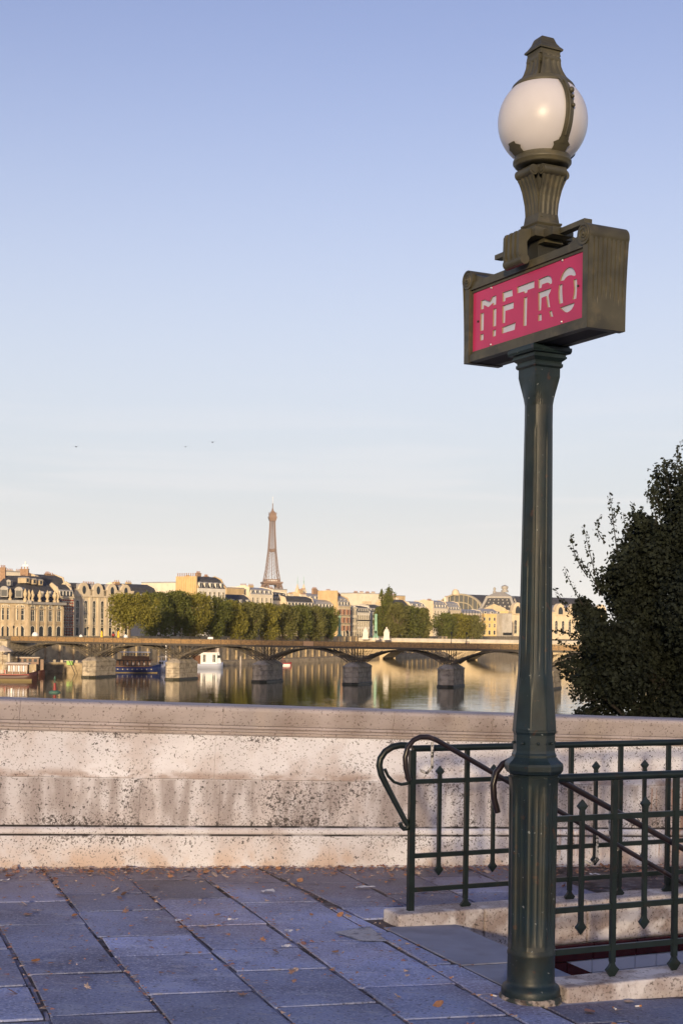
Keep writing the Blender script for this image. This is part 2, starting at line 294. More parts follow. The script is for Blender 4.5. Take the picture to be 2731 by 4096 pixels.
def leafmat(name, b, v=.35, sc=1.5, tr=.25):
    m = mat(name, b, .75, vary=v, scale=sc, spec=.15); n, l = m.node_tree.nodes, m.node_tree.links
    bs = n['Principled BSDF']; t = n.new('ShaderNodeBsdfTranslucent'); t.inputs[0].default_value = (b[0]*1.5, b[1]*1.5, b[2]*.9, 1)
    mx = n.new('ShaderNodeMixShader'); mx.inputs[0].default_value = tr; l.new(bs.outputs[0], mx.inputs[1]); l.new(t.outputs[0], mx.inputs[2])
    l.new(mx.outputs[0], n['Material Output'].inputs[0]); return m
M['leaf_near'] = leafmat('poplar_leaf', (.024,.030,.021), .65, 4, .12)  # colour darkened to stand for the deep shade on the near poplar
M['leaf_a'] = leafmat('bright_foliage', (.20,.185,.04), .35, .5); M['leaf_b'] = leafmat('olive_foliage', (.12,.132,.036), .35, .5); M['leaf_c'] = leafmat('grey_green_foliage', (.15,.148,.05), .35, .5)
# water: dark olive, mirror smooth with a long ripple
wm = bpy.data.materials.new('river_water'); wm.use_nodes = True; n, l = wm.node_tree.nodes, wm.node_tree.links; b = n['Principled BSDF']
b.inputs['Base Color'].default_value = (.085,.066,.018,1); b.inputs['Roughness'].default_value = .03; b.inputs['IOR'].default_value = 1.33
geo = n.new('ShaderNodeNewGeometry'); mp = n.new('ShaderNodeMapping'); mp.inputs['Scale'].default_value = (.28,1.0,1); l.new(geo.outputs['Position'], mp.inputs[0])
t1 = n.new('ShaderNodeTexNoise'); t1.inputs['Scale'].default_value = .55; t1.inputs['Detail'].default_value = 3; l.new(mp.outputs[0], t1.inputs['Vector'])
bp = n.new('ShaderNodeBump'); bp.inputs['Strength'].default_value = .16; bp.inputs['Distance'].default_value = .14; l.new(t1.outputs['Fac'], bp.inputs['Height']); l.new(bp.outputs[0], b.inputs['Normal'])
M['water'] = wm

# ================================================================== SETTING
WATER = -11.7; STREET = -2.6
UW = Vector((math.cos(R(17.7)), math.sin(R(17.7)), 0)); VW = Vector((-UW.y, UW.x, 0)); W0 = Vector((-2.11, 8.9, 0))
def wall_s(px): q = (px-1365.5+11)/F; return (q*W0.y-W0.x)/(UW.x-q*UW.y)
E24 = Vector((math.cos(R(24)), math.sin(R(24)), 0)); N24 = Vector((-E24.y, E24.x, 0)); LAMP = Vector((.86, 6.31, 0))
def tw(t, w, z=0): p = LAMP+E24*t+N24*w; return Vector((p.x, p.y, z))
U20 = Vector((math.cos(R(20)), math.sin(R(20)), 0)); V20 = Vector((-U20.y, U20.x, 0))
def sr(s_, r_): p = U20*s_+V20*r_; return Vector((p.x, p.y, gz(p.x)))
# pavement bed: mortar sheet around the stair opening, and the street behind
T_NOSE, W_IN, W_FAR, T_END = .44, .10, 1.50, 4.2
def sheet(name, polys, m, dz=0):
    mb = MB()
    for p in polys: mb.add([(q[0], q[1], gz(q[0])+dz) for q in p], [tuple(range(len(p)))])
    return mb.build(name, m)
wl0 = W0-UW*16; wl1 = W0+UW*22
A_, B_, C_, D_ = tw(T_NOSE-.3, W_IN), tw(T_END, W_IN), tw(T_END, W_FAR), tw(T_NOSE-.3, W_FAR)
P1, P2 = tw(-12, W_IN), tw(9, W_IN); Q1, Q2 = tw(-12, W_FAR), tw(9, W_FAR)
def cut(polys):           # split long faces along X so that the sheet follows the slope
    return polys
mb = MB()
def quad_grid(mb, a, b_, c_, d, nx, ny, dz):
    a, b_, c_, d = map(Vector, (a, b_, c_, d)); g = []
    for j in range(ny+1):
        for i in range(nx+1):
            u, v = i/nx, j/ny; p = (a*(1-u)+b_*u)*(1-v)+(d*(1-u)+c_*u)*v; g.append((p.x, p.y, gz(p.x)+dz))
    mb.add(g, [(j*(nx+1)+i, j*(nx+1)+i+1, (j+1)*(nx+1)+i+1, (j+1)*(nx+1)+i) for j in range(ny) for i in range(nx)])
quad_grid(mb, Q1, Q2, wl1+VW*.2, wl0+VW*.2, 20, 1, -.008)
quad_grid(mb, P1, A_, D_, Q1, 12, 1, -.008); quad_grid(mb, B_, P2, Q2, C_, 6, 1, -.008)
quad_grid(mb, Vector((-16,-14,0)), Vector((16,-14,0)), P2, P1, 24, 1, -.008)
pave = tag(mb.build('pavement', M['mortar']), kind='structure')
mb = MB(); quad_grid(mb, (-260,-260,0), (260,-260,0), (260,-13.9,0), (-260,-13.9,0), 80, 1, -.16)
tag(mb.build('street', M['asphalt']), kind='structure')
# paving slabs in strips across the pavement
def slab(corners, name='paving_slab', m=None, th=.05, parent=pave, lift=0, jit=.013, bev=.0022):
    pts = [Vector((p[0]+random.uniform(-jit, jit), p[1]+random.uniform(-jit, jit), 0)) for p in corners]
    tilt = random.uniform(-.0025, .0025)+lift
    n_ = len(pts); vs = [(p.x, p.y, gz(p.x)-th+tilt) for p in pts]+[(p.x, p.y, gz(p.x)+tilt+random.uniform(-.0015,.0015)) for p in pts]
    mb = MB().add(vs, [tuple(range(n_-1,-1,-1)), tuple(range(n_, 2*n_))]+[(i,(i+1)%n_,n_+(i+1)%n_,n_+i) for i in range(n_)])
    return link(name, bevel_mesh(mb.mesh(name), bev), m or M['slab'], parent)
def clip(poly, p0, nrm):          # keep the side where (p-p0).nrm > 0
    out = []
    for i in range(len(poly)):
        a, b_ = poly[i], poly[(i+1) % len(poly)]; da, db = (a-p0).dot(nrm), (b_-p0).dot(nrm)
        if da >= 0: out.append(a)
        if da*db < 0: out.append(a+(b_-a)*(da/(da-db)))
    return out
S_LINES = [.86+.472*k for k in range(-5, 9)]
S_LINES[5:9] = [.86, 1.31, 1.795, 2.265]
JOINTS = {5: [3696,3893,4057], 6: [3572,3640,3742,3823,3979], 7: [3590,3700,3797,3888,4040], 8: [3600,3760,3950,4090]}
JPX = {5: 330, 6: 600, 7: 900, 8: 1450}
wall_edge = W0-VW*.03
def parea(q): return abs(sum(q[i].x*q[(i+1)%len(q)].y-q[(i+1)%len(q)].x*q[i].y for i in range(len(q))))/2
def outside_stairs(poly):        # leave out the landing, the kerbs and the stair opening
    ps = []; L = clip(poly, tw(-.03, 0), -E24)
    if len(L) > 2: ps.append(L)
    Rr = clip(poly, tw(-.005, 0), E24)
    if len(Rr) > 2: ps += [x for x in (clip(Rr, tw(0, -.13), -N24), clip(Rr, tw(0, W_FAR+.22), N24)) if len(x) > 2]
    return ps
def put_strip(poly):
    for p in poly: p.z = 0
    poly = clip(poly, wall_edge, -VW)
    if len(poly) < 3: return
    for q in outside_stairs(poly):
        if parea(q) > .0006: slab(q, 'joint_strip', M['strip'], th=.02, lift=-.0055, jit=.002, bev=.001)
for k in range(len(S_LINES)-1):
    s0, s1 = S_LINES[k]+.012, S_LINES[k+1]-.012
    if k in JOINTS:
        js = sorted(gnd(JPX[k], y).dot(V20) for y in JOINTS[k]); rs = [js[0]-1.3, js[0]-.62]+js+[js[-1]+.6, js[-1]+1.2, 11.5]
    else:
        r_ = 3.6+random.uniform(0, .5); rs = [r_]
        while r_ < 11.6: r_ += random.uniform(.5, .85); rs.append(r_)
    for r0, r1 in zip(rs, rs[1:]):
        if r1-r0 < .06: continue
        poly = [sr(s0, r0+.012), sr(s1, r0+.012), sr(s1, r1-.013), sr(s0, r1-.013)]
        for p in poly: p.z = 0
        poly = clip(poly, wall_edge, -VW)
        if len(poly) < 3: continue
        for q in outside_stairs(poly):
            if parea(q) > .012: slab(q)
        # mortar strips in the joints: one along the far edge, broken ones along the side
        if random.random() < .8:
            st = [sr(s0+random.uniform(0,.02), r1-.007), sr(s1-random.uniform(0,.02), r1-.007), sr(s1, r1+.006), sr(s0, r1+.006)]; put_strip(st)
        a_r = r0
        while a_r < r1:
            b_r = min(r1, a_r+random.uniform(.12,.5))
            if random.random() < .82: ee = random.uniform(-.004,.004); put_strip([sr(s1+.003+ee, a_r+.005), sr(s1+.020+ee, a_r+.005), sr(s1+.020-ee, b_r-.003), sr(s1+.003-ee, b_r-.003)])
            a_r = b_r
# landing of the stairs
for w0, w1 in ((W_IN-.22, .62), (.64, W_FAR+.0)):
    slab([tw(.0, w0), tw(T_NOSE, w0), tw(T_NOSE, w1), tw(.0, w1)], 'landing_slab', M['landing'], th=.12, jit=.002)
# worn painted triangle
tri = [gnd(1335, 3733), gnd(1450, 3768), gnd(1550, 3770), gnd(1478, 3710)]
mb = MB().add([(p.x, p.y, p.z+.0065) for p in tri], [(0,1,2,3)])
mb.build('painted_mark', M['paint_white'], pave)['label'] = 'worn white painted triangle on a slab'
# ------------------------------------------------------------------ parapet wall (stones, one by one)
wall = empty('parapet_wall', (W0.x, W0.y, gz(W0.x)), 0, 'long pale limestone parapet wall with soiled lower courses', 'wall')
WM = Matrix.Translation((W0.x, W0.y, gz(W0.x))) @ Matrix.Rotation(R(17.7), 4, 'Z') @ Matrix.Rotation(math.atan(GK*math.cos(R(17.7))), 4, 'Y')
wall.matrix_world = WM
def wall_stone(s0, s1, prof, m, name='stone_block', bev=.002):     # prof [(d,h)] with d = distance out of the face
    n_ = len(prof); g = .0005
    mb = MB().add([(s0+g, -d, h) for d, h in prof]+[(s1-g, -d, h) for d, h in prof],
        [tuple(range(n_)), tuple(range(2*n_-1, n_-1, -1))]+[((i+1)%n_, i, n_+i, n_+(i+1)%n_) for i in range(n_)])
    return link(name, bevel_mesh(mb.mesh(name), bev), m, wall)
def course(joints, prof, m, name='stone_block', bev=.0022):
    for a, b_ in zip(joints, joints[1:]): wall_stone(a, b_, prof, m, name, bev)
def seq(known, step):
    k = sorted(known); lo = k[0]; hi = k[-1]
    while lo > -13: lo -= step*random.uniform(.85, 1.15); k.insert(0, lo)
    while hi < 18: hi += step*random.uniform(.85, 1.15); k.append(hi)
    return k
jb = seq([wall_s(542), wall_s(1317), wall_s(2100)], 1.25)
course(jb, [(0,-.1),(0,.196),(-.008,.208),(-.5,.208),(-.5,-.1)], M['parapet'])
course(jb, [(-.004,.2095),(.006,.224),(.004,.246),(-.018,.262),(-.5,.262),(-.5,.2095)], M['parapet_band'], 'band_stone', .003)
course(seq([wall_s(552), wall_s(872), wall_s(1317), wall_s(2330)], 1.25), [(-.018,.2635),(-.022,.571),(-.5,.571),(-.5,.2635)], M['parapet_dark'])
course(seq([wall_s(846), wall_s(1980)], 1.75), [(-.020,.5725),(-.024,.861),(-.5,.861),(-.5,.5725)], M['parapet'])
jc = seq([wall_s(865), wall_s(1546), wall_s(1940)], 1.15)
course(jc, [(-.020,.8625),(-.012,.872),(-.014,.884),(.004,.889),(.004,.897),(-.004,.903),(.014,.912),(.014,.928),(-.5,.928),(-.5,.8625)], M['parapet_cap'], 'moulding_stone', .0015)
course(jc, [(.008,.9295),(.018,.955),(.040,1.028),(.034,1.046),(.012,1.056),(-.44,1.050),(-.49,1.035),(-.5,.9295)], M['parapet_cap'], 'cap_stone', .003)
# quay wall below the parapet and the lower quay on this bank
mb = MB(); a, b_ = W0-UW*60+VW*.1, W0+UW*400+VW*.1
mb.add([(a.x,a.y,-14),(b_.x,b_.y,-14),(b_.x,b_.y,-.5),(a.x,a.y,-.5),(a.x+.3*VW.x,a.y+.3*VW.y,-14),(b_.x+.3*VW.x,b_.y+.3*VW.y,-14),(b_.x+.3*VW.x,b_.y+.3*VW.y,-.5),(a.x+.3*VW.x,a.y+.3*VW.y,-.5)],
       [(0,1,2,3),(7,6,5,4),(3,2,6,7)]); tag(mb.build('near_quay_wall', M['quay']), kind='structure')
mb = MB(); a2, b2 = a+VW*24, b_+VW*24
mb.add([(a.x,a.y,-9.6),(b_.x,b_.y,-9.6),(b2.x,b2.y,-9.6),(a2.x,a2.y,-9.6),(b2.x,b2.y,-14),(a2.x,a2.y,-14)], [(0,1,2,3),(3,2,4,5)]); tag(mb.build('near_lower_quay', M['grass']), kind='structure')
# ------------------------------------------------------------------ river and left bank
mb = MB().add([(-4000,-200,WATER),(4000,-200,WATER),(4000,6000,WATER),(-4000,6000,WATER)], [(0,1,2,3)]); tag(mb.build('river', M['water']), kind='structure')
BD = Vector((.354,.935,0)); BN = Vector((-.935,.354,0)); B0 = Vector((-84,374,0))
def bank(s_, off, z): p = B0+BD*s_+BN*off; return Vector((p.x, p.y, z))
mb = MB(); e1, e2 = bank(-90, 10, STREET), bank(1500, 10, STREET); f1, f2 = bank(-600, 5000, STREET), bank(6500, 5000, STREET)
mb.add([e1, e2, f2, f1], [(0,1,2,3)]); tag(mb.build('left_bank_ground', M['asphalt']), kind='structure')
mb = MB(); mb.add([bank(-90,10,-14), bank(1500,10,-14), bank(1500,10,STREET+.95), bank(-90,10,STREET+.95), bank(1500,10.6,STREET+.95), bank(-90,10.6,STREET+.95), bank(1500,10.6,STREET-.5), bank(-90,10.6,STREET-.5)], [(0,1,2,3),(3,2,4,5),(5,4,6,7)])
qw = tag(mb.build('left_quay_wall', M['quay']), kind='structure')
for k in range(60):            # pilaster strips of the quay wall
    p = bank(20+k*7.5, 9.8, 0); mb = MB().box(-.55,.55,-.35,.35,-10.3,STREET+.7); mb.build('buttress', M['quay'], qw, (p.x,p.y,0), (0,0,math.atan2(BD.y,BD.x)))
mb = MB(); mb.add([bank(36,0,-10.2), bank(1500,0,-10.2), bank(1500,10,-10.2), bank(36,10,-10.2), bank(36,-.4,-14), bank(1500,-.4,-14), bank(36,10,-14)], [(0,1,2,3),(4,5,1,0),(6,4,0,3)]); tag(mb.build('left_lower_quay', M['quay']), kind='structure')
# stone landing stage beside the bridge foot
mb = MB(); pl = [at(128,2690,394), at(350,2690,388), at(470,2690,418), at(200,2690,440), at(60,2690,420)]
mb.prism([(p.x,p.y) for p in pl], -14, -8.7); ls = tag(link('landing_stage', bevel_mesh(mb.mesh('landing_stage'), .3), M['quay']), kind='structure')
for k in range(8):
    p = pl[0].lerp(pl[1], k/7.5); MB().box(-.35,.35,-.3,.3,-8.72,-8.05).build('coping_block', M['pier'], ls, (p.x+.1,p.y+.5,0))
# right bank behind the big tree
mb = MB(); rb = [Vector((74,300,0)), Vector((82,330,0)), Vector((190,640,0)), Vector((520,1500,0)), Vector((3000,3000,0)), Vector((3000,0,0)), Vector((200,40,0))]
mb.prism([(p.x,p.y) for p in rb[::-1]][::-1] if False else [(p.x,p.y) for p in rb[::-1]], -14, STREET); tag(mb.build('right_bank_ground', M['quay']), kind='structure')
# ================================================================== METRO LAMP AND SIGN
gl = gz(LAMP.x)
lamp = empty('metro_sign_lamp', (LAMP.x, LAMP.y, gl), math.atan2(-.89, .45), 'tall green lamp post with red METRO sign and white globe', 'lamp post')
Z = lambda z: z-gl              # heights in the notes are world heights
def P(mb, name, m, parent=lamp): return mb.build(name, m, parent)
def zp(prof): return [(r, Z(z)) for r, z in prof]
def oct_mod(a, z):               # octagon with softened corners
    d = (a % (math.pi/4))-math.pi/8; return 1/math.cos(d)
def groove(a, cnt, width, depth, ph=0):
    p = 2*math.pi/cnt; d = abs(((a+ph) % p)-p/2); return 1-depth*max(0, 1-(d/width)**2)**.5 if d < width else 1
# plinth, drum
def rough_mod(a, z): return 1+.012*math.sin(5*a)+.01*math.sin(11*a+z*60)
P(MB().lathe(zp([(.142,-.07),(.141,-.035),(.137,-.012),(.128,-.004)]), 40, rough_mod), 'foot_ring', M['footpaint'])
P(MB().lathe(zp([(.128,-.03),(.131,.0),(.130,.018),(.124,.032),(.112,.040),(.1065,.047),(.105,.06),(.1045,.165),(.1065,.171),(.1065,.182),(.1035,.19),(.101,.2)]), 48), 'base_drum', M['green'])
# fluted pedestal: eight faces, each with a sunk panel and a rib
def ped_mod(a, z):
    o = 1/math.cos(((a) % (math.pi/4))-math.pi/8)
    zz = z+gl; e = min(1, max(0, (zz-.215)/.03))*min(1, max(0, (.925-zz)/.05))
    d = abs(((a+0) % (math.pi/4))-math.pi/8)/(math.pi/8)
    return .85*o+.15-e*(.062*max(0, 1-(d/.66)**8)-.022*max(0, 1-(d/.13)**2))
P(MB().lathe(zp([(.1015,.2),(.0985,.215)]+[(.0985+.004*i/14, .22+.70*i/14) for i in range(15)]+[(.1035,.935),(.1065,.95),(.1075,.958)]), 160, ped_mod), 'pedestal', M['green'])
P(MB().lathe(zp([(.107,.957),(.109,.968),(.122,.974),(.131,.988),(.132,1.008),(.129,1.018),(.112,1.033),(.103,1.045)]), 8, None, math.pi/8, smooth=False), 'flange', M['green'])
P(MB().lathe(zp([(.1,1.04),(.1,1.056),(.0955,1.064),(.093,1.075),(.0925,1.142),(.0945,1.15),(.0985,1.155),(.0985,1.164),(.0935,1.169)]), 8, None, math.pi/8, smooth=False), 'collar', M['green'])
for k in range(16):
    a = math.pi/8*k+math.pi/16*0; r_ = .0925 if k % 2 else .0865
    MB().sphere(r_*math.cos(a), r_*math.sin(a), Z(1.108), .0072, 8).build('rivet', M['green'], lamp)
# shaft: octagon foot, then a fluted tapering column
def sh_mod(a, z):
    zz = z+gl; o = 1/math.cos((a % (math.pi/4))-math.pi/8); k = min(1, max(0, (1.42-zz)/.12))
    e = min(1, max(0, (zz-1.38)/.03))*min(1, max(0, (2.50-zz)/.03))
    f = min(1, max(0, (zz-1.48)/.02))*min(1, max(0, (1.95-zz)/.02))
    return (1+(o-1)*(.5+.5*k))*(1-e*.085*(1 if abs(((a+math.pi/8) % (math.pi/4))-math.pi/8) < .075 else 0)-f*.05*(1 if abs((a % (math.pi/4))-math.pi/8) < .05 else 0))
sp = [(.0905,1.166),(.0885,1.2),(.084,1.26),(.0795,1.33),(.0765,1.39)]+[(.0745-.0125*(i/22)**.75, 1.42+.98*i/22) for i in range(23)]+[(.0615,2.44),(.061,2.49),(.0605,2.52),(.0605,2.60)]
P(MB().lathe(zp(sp), 200, sh_mod), 'shaft', M['green'])
# square capital growing out of the round shaft
mb = MB(); n_ = 40; rings = [(2.585, .060, 1), (2.63, .0615, .75), (2.66, .0625, .5), (2.70, .064, .15), (2.725, .0655, 0), (2.765, .0655, 0)]
vs = []
for z, r_, k in rings:
    for i in range(n_):
        a = 2*math.pi*i/n_+math.pi/4; ca, sa = math.cos(a), math.sin(a); sq = 1/max(abs(ca), abs(sa)); q = r_*(k+(1-k)*sq)
        vs.append((q*ca, q*sa, Z(z)))
mb.add(vs, [(j*n_+i, j*n_+(i+1)%n_, (j+1)*n_+(i+1)%n_, (j+1)*n_+i) for j in range(len(rings)-1) for i in range(n_)], 0, False)
P(mb, 'capital', M['green'])
mb = MB()
def sq(mb, h0, h1, z0, z1): mb.frustum((-h0,h0,-h0,h0), (-h1,h1,-h1,h1), Z(z0), Z(z1))
for h0, h1, z0, z1 in ((.068,.0745,2.762,2.768),(.0745,.0745,2.769,2.781),(.070,.0715,2.782,2.790),(.0715,.0855,2.791,2.803),(.0865,.0865,2.804,2.812),(.083,.083,2.813,2.822),(.098,.102,2.823,2.832),(.102,.102,2.833,2.848),(.096,.094,2.849,2.856)): sq(mb, h0, h1, z0, z1)
P(mb, 'capital_moulding', M['green'])
# ------------------------------------------------------------------ the sign box
LX, DY, ZB, ZT = .475, .092, 2.857, 3.225
PX0, PX1, PZ0, PZ1 = -.432, .432, 2.905, 3.178
box = P(MB().box(-LX+.02, LX-.02, -DY+.035, DY-.035, Z(ZB+.004), Z(ZT-.004)), 'sign_core', M['dark'])
for sy in (-1, 1):
    mb = MB()
    def fr(x0, x1, z0, z1, y0, y1): mb.box(x0, x1, min(sy*y0, sy*y1), max(sy*y0, sy*y1), Z(z0), Z(z1))
    y0, y1 = DY-.04, DY
    fr(-LX, LX, ZB, PZ0-.016, y0, y1); fr(-LX, LX, PZ1+.014, ZT, y0, y1)                # bottom and top rails
    fr(-LX, PX0-.014, PZ0-.0165, PZ1+.0145, y0, y1-.001); fr(PX1+.014, LX, PZ0-.0165, PZ1+.0145, y0, y1-.001)
    fr(PX0-.014, PX1+.014, PZ0-.016, PZ0-.001, y0, y1-.010); fr(PX0-.014, PX1+.014, PZ1+.001, PZ1+.014, y0, y1-.010)   # inner bead
    fr(PX0-.014, PX0-.001, PZ0, PZ1, y0, y1-.011); fr(PX1+.001, PX1+.014, PZ0, PZ1, y0, y1-.011)
    P(mb, 'sign_frame', M['bronze'])
P(MB().box(-LX+.03, LX-.03, -DY+.041, DY-.041, Z(ZB+.001), Z(ZB+.01)), 'sign_bottom', M['dark'])
P(MB().box(-LX+.03, LX-.03, -DY+.041, DY-.041, Z(ZT-.01), Z(ZT-.002)), 'sign_roof', M['bronze'])
# fluted end plates that swell and curl into a scroll at the top
for sx in (-1, 1):
    mb = MB(); nz, ny = 20, 91; vs = []; w = DY+.004
    for j in range(nz+1):
        v = j/nz; z = ZB-.004+v*(3.25-ZB+.004); bul = .012*v**2.2
        for i in range(ny):
            u = i/(ny-1)*2-1; fl = 0
            if .22 < v: fl = .004*(1 if (((u+1)*4.5) % 1 < .27 and abs(u) < .86) else 0)*min(1, (v-.22-.10*(1-abs(u)))*12 if v-.22-.10*(1-abs(u)) > 0 else 0)
            vs.append((sx*(LX+.006+bul-fl), u*(w+.006*v**2), Z(z)))
    mb.add(vs, [(j*ny+i, j*ny+i+1, (j+1)*ny+i+1, (j+1)*ny+i) if sx > 0 else (j*ny+i+1, j*ny+i, (j+1)*ny+i, (j+1)*ny+i+1) for j in range(nz) for i in range(ny-1)], 0, False)
    mb.box(*(sorted((sx*(LX-.034), sx*(LX+.003)))), -w, w, Z(ZB-.004), Z(3.235))
    P(mb, 'end_plate', M['bronze'])
    # scroll roll, axis across the box, with a spiral on each end
    mb = MB(); cx0, cz0, rr = sx*(LX-.024), Z(3.243), .044
    pts = [(cx0+rr*math.cos(2*math.pi*k/28), cz0+rr*math.sin(2*math.pi*k/28)) for k in range(28)]
    mb.xz(pts, -w-.006, w+.006, 0, True)
    P(mb, 'scroll', M['bronze'])
    for sy in (-1, 1):
        sc = MB(); spir = [(cx0+(-sx)*(rr-.006)*(1-k/34*.78)*math.cos(k/34*4.1*math.pi+1.0), sy*(w+.006), cz0+(rr-.006)*(1-k/34*.78)*math.sin(k/34*4.1*math.pi+1.0)) for k in range(35)]
        sc.tube(spir, .0042, 6); sc.sphere(cx0, sy*(w+.005), cz0, .008, 8); P(sc, 'spiral', M['bronze'])
    mb = MB(); xx = [cx0-sx*.035, cx0-sx*.14]      # sloping shoulder from the scroll down to the top rail
    mb.xz([(xx[0], Z(ZT-.004)), (xx[0], Z(3.268)), (xx[0]-sx*.03, Z(3.25)), (xx[0]-sx*.07, Z(3.235)), (xx[1], Z(ZT+.001)), (xx[1], Z(ZT-.004))], -w+.012, w-.012, 0, True); P(mb, 'shoulder', M['bronze'])
# red enamel plate with the letters M E T R O cut through it
K = [(140,550),(1428,88),(1418,880),(122,1245)]; Tq = [(PX0,PZ1),(PX1,PZ1),(PX1,PZ0),(PX0,PZ0)]
Am = []; bm_ = []
for (x, y), (u, v) in zip(K, Tq): Am += [[x,y,1,0,0,0,-u*x,-u*y],[0,0,0,x,y,1,-v*x,-v*y]]; bm_ += [u, v]
h = np.linalg.solve(np.array(Am, float), np.array(bm_, float))
def hom(p): x, y = p; w = h[6]*x+h[7]*y+1; return ((h[0]*x+h[1]*y+h[2])/w, (h[3]*x+h[4]*y+h[5])/w)
CUTS = [
 [(222,640),(262,624),(318,652),(350,595),(397,577),(393,688),(358,700),(358,668),(305,718),(255,692),(252,735),(218,745)],
 [(215,790),(253,780),(247,990),(210,998)], [(210,1040),(247,1032),(244,1105),(206,1115)], [(360,742),(396,733),(390,945),(354,952)], [(354,995),(389,985),(386,1065),(350,1072)],
 [(470,550),(580,515),(585,595),(505,615),(500,650),(470,662)], [(468,708),(596,665),(594,742),(500,770),(495,910),(465,918)], [(462,965),(600,918),(617,903),(605,1000),(460,1040)],
 [(638,490),(835,420),(835,505),(757,530),(752,560),(720,570),(712,545),(640,565)], [(714,622),(752,608),(742,955),(705,962)],
 [(884,408),(985,367),(1012,370),(1030,388),(1040,420),(1038,460),(1010,475),(1004,455),(985,450),(925,470),(918,508),(884,518)],
 [(882,565),(1032,515),(1022,555),(1000,600),(1018,745),(988,748),(970,610),(918,630),(912,775),(882,785)], [(880,832),(918,820),(918,900),(878,908)], [(1005,795),(1036,785),(1055,860),(1022,862)],
 [(1132,435),(1145,390),(1165,345),(1190,308),(1215,285),(1240,275),(1262,276),(1285,290),(1302,315),(1313,340),(1320,370),(1290,385),(1278,374),(1262,370),(1238,373),(1215,385),(1196,404),(1180,430)],
 [(1122,485),(1162,470),(1158,520),(1160,590),(1168,700),(1125,710),(1116,640),(1115,560)], [(1290,428),(1330,412),(1333,470),(1330,560),(1322,655),(1278,665),(1292,600),(1298,530)],
 [(1132,755),(1305,700),(1292,740),(1270,780),(1245,803),(1220,815),(1198,814),(1180,805),(1152,780)]]
def plate_mesh():
    cu = bpy.data.curves.new('plate', 'CURVE'); cu.dimensions = '2D'; cu.fill_mode = 'BOTH'; cu.extrude = .0025
    for ring in [[(PX0,PZ0),(PX1,PZ0),(PX1,PZ1),(PX0,PZ1)]]+[[hom(p) for p in q] for q in CUTS]:
        sp_ = cu.splines.new('POLY'); sp_.points.add(len(ring)-1); sp_.use_cyclic_u = True
        for k, (u, v) in enumerate(ring): sp_.points[k].co = (u, Z(v), 0, 1)
    ob = bpy.data.objects.new('plate', cu); col.objects.link(ob)
    me = bpy.data.meshes.new_from_object(ob.evaluated_get(bpy.context.evaluated_depsgraph_get())); bpy.data.objects.remove(ob)
    me.transform(Matrix.Rotation(math.pi/2, 4, 'X'))
    me.materials.clear(); me.materials.append(M['red']); me.materials.append(M['cutedge'])
    me.update()
    for p in me.polygons: p.use_smooth = False; p.material_index = 0 if abs(p.normal.y) > .6 else 1
    return me
pm = plate_mesh()
for sy, rz in ((-1, 0), (1, math.pi)):
    o = link('sign_plate', pm, None, lamp, (0, sy*(DY-.017), 0), (0, 0, rz)); o['label'] = 'red enamel plate with the cut-out word METRO'
    MB().box(PX0, PX1, -.002, .002, Z(PZ0), Z(PZ1)).build('letter_backing', M['opal'], lamp, (0, sy*(DY-.0235), 0))
    for px_, py_ in ((350,490),(1170,192),(1158,928),(335,1168),(192,884),(1350,503)):
        u, v = hom((px_, py_)); MB().sphere(sy*-u if sy > 0 else u, sy*(DY-.012), Z(v), .0052, 8).build('screw', M['screw'] if px_ not in (192,1350) else M['dark'], lamp)
# bracket plate and clamps that carry the lantern above the sign
mb = MB(); mb.box(-.098,.098,-.098,.098,Z(3.322),Z(3.362)); mb.frustum((-.098,.098,-.098,.098),(-.062,.062,-.062,.062),Z(3.363),Z(3.386)); P(mb, 'bracket_plate', M['bronze'])
mb = MB().box(-.05,.05,-.05,.05,Z(ZT-.002),Z(3.321)); P(mb, 'bracket_neck', M['dark'])
for sy in (-1, 1):
    mb = MB(); y0, y1 = sy*.1, sy*.145
    prof = [(.098,3.36),(.15,3.35),(.158,3.335),(.160,3.25),(.152,3.215),(.138,3.20),(.118,3.205),(.112,3.222),(.116,3.30),(.098,3.322)]
    for k in range(7):                                   # fluted tongue: seven ribs across
        x0 = -.062+k*.0177; d = .0 if k % 2 == 0 else .007
        q = [(sy*(y-(d if y > .13 else 0)), Z(z)) for y, z in prof]; n_ = len(q)
        mb.add([(x0, a, b_) for a, b_ in q]+[(x0+.0176, a, b_) for a, b_ in q], [tuple(range(n_)), tuple(range(2*n_-1,n_-1,-1))]+[((i+1)%n_, i, n_+i, n_+(i+1)%n_) for i in range(n_)])
    P(mb, 'clamp', M['bronze'])
    mb = MB(); mb.tube([(-.070, sy*.132, Z(3.222)), (.070, sy*.132, Z(3.222))], .023, 18); P(mb, 'clamp_roll', M['bronze'])
for sx in (-1, 1):
    mb = MB(); mb.frustum((-.098+sx*.0,.098+sx*0,-.05,.05),(-.09,.09,-.045,.045),Z(3.30),Z(3.3215)) if sx > 0 else None
    x0, x1 = sorted((sx*.099, sx*.165)); mb.box(x0, x1, -.055,.055, Z(3.318), Z(3.352)); mb.box(*(sorted((sx*.166, sx*.345))), -.020,.020, Z(3.323), Z(3.345)); P(mb, 'bracket_arm', M['bronze'])
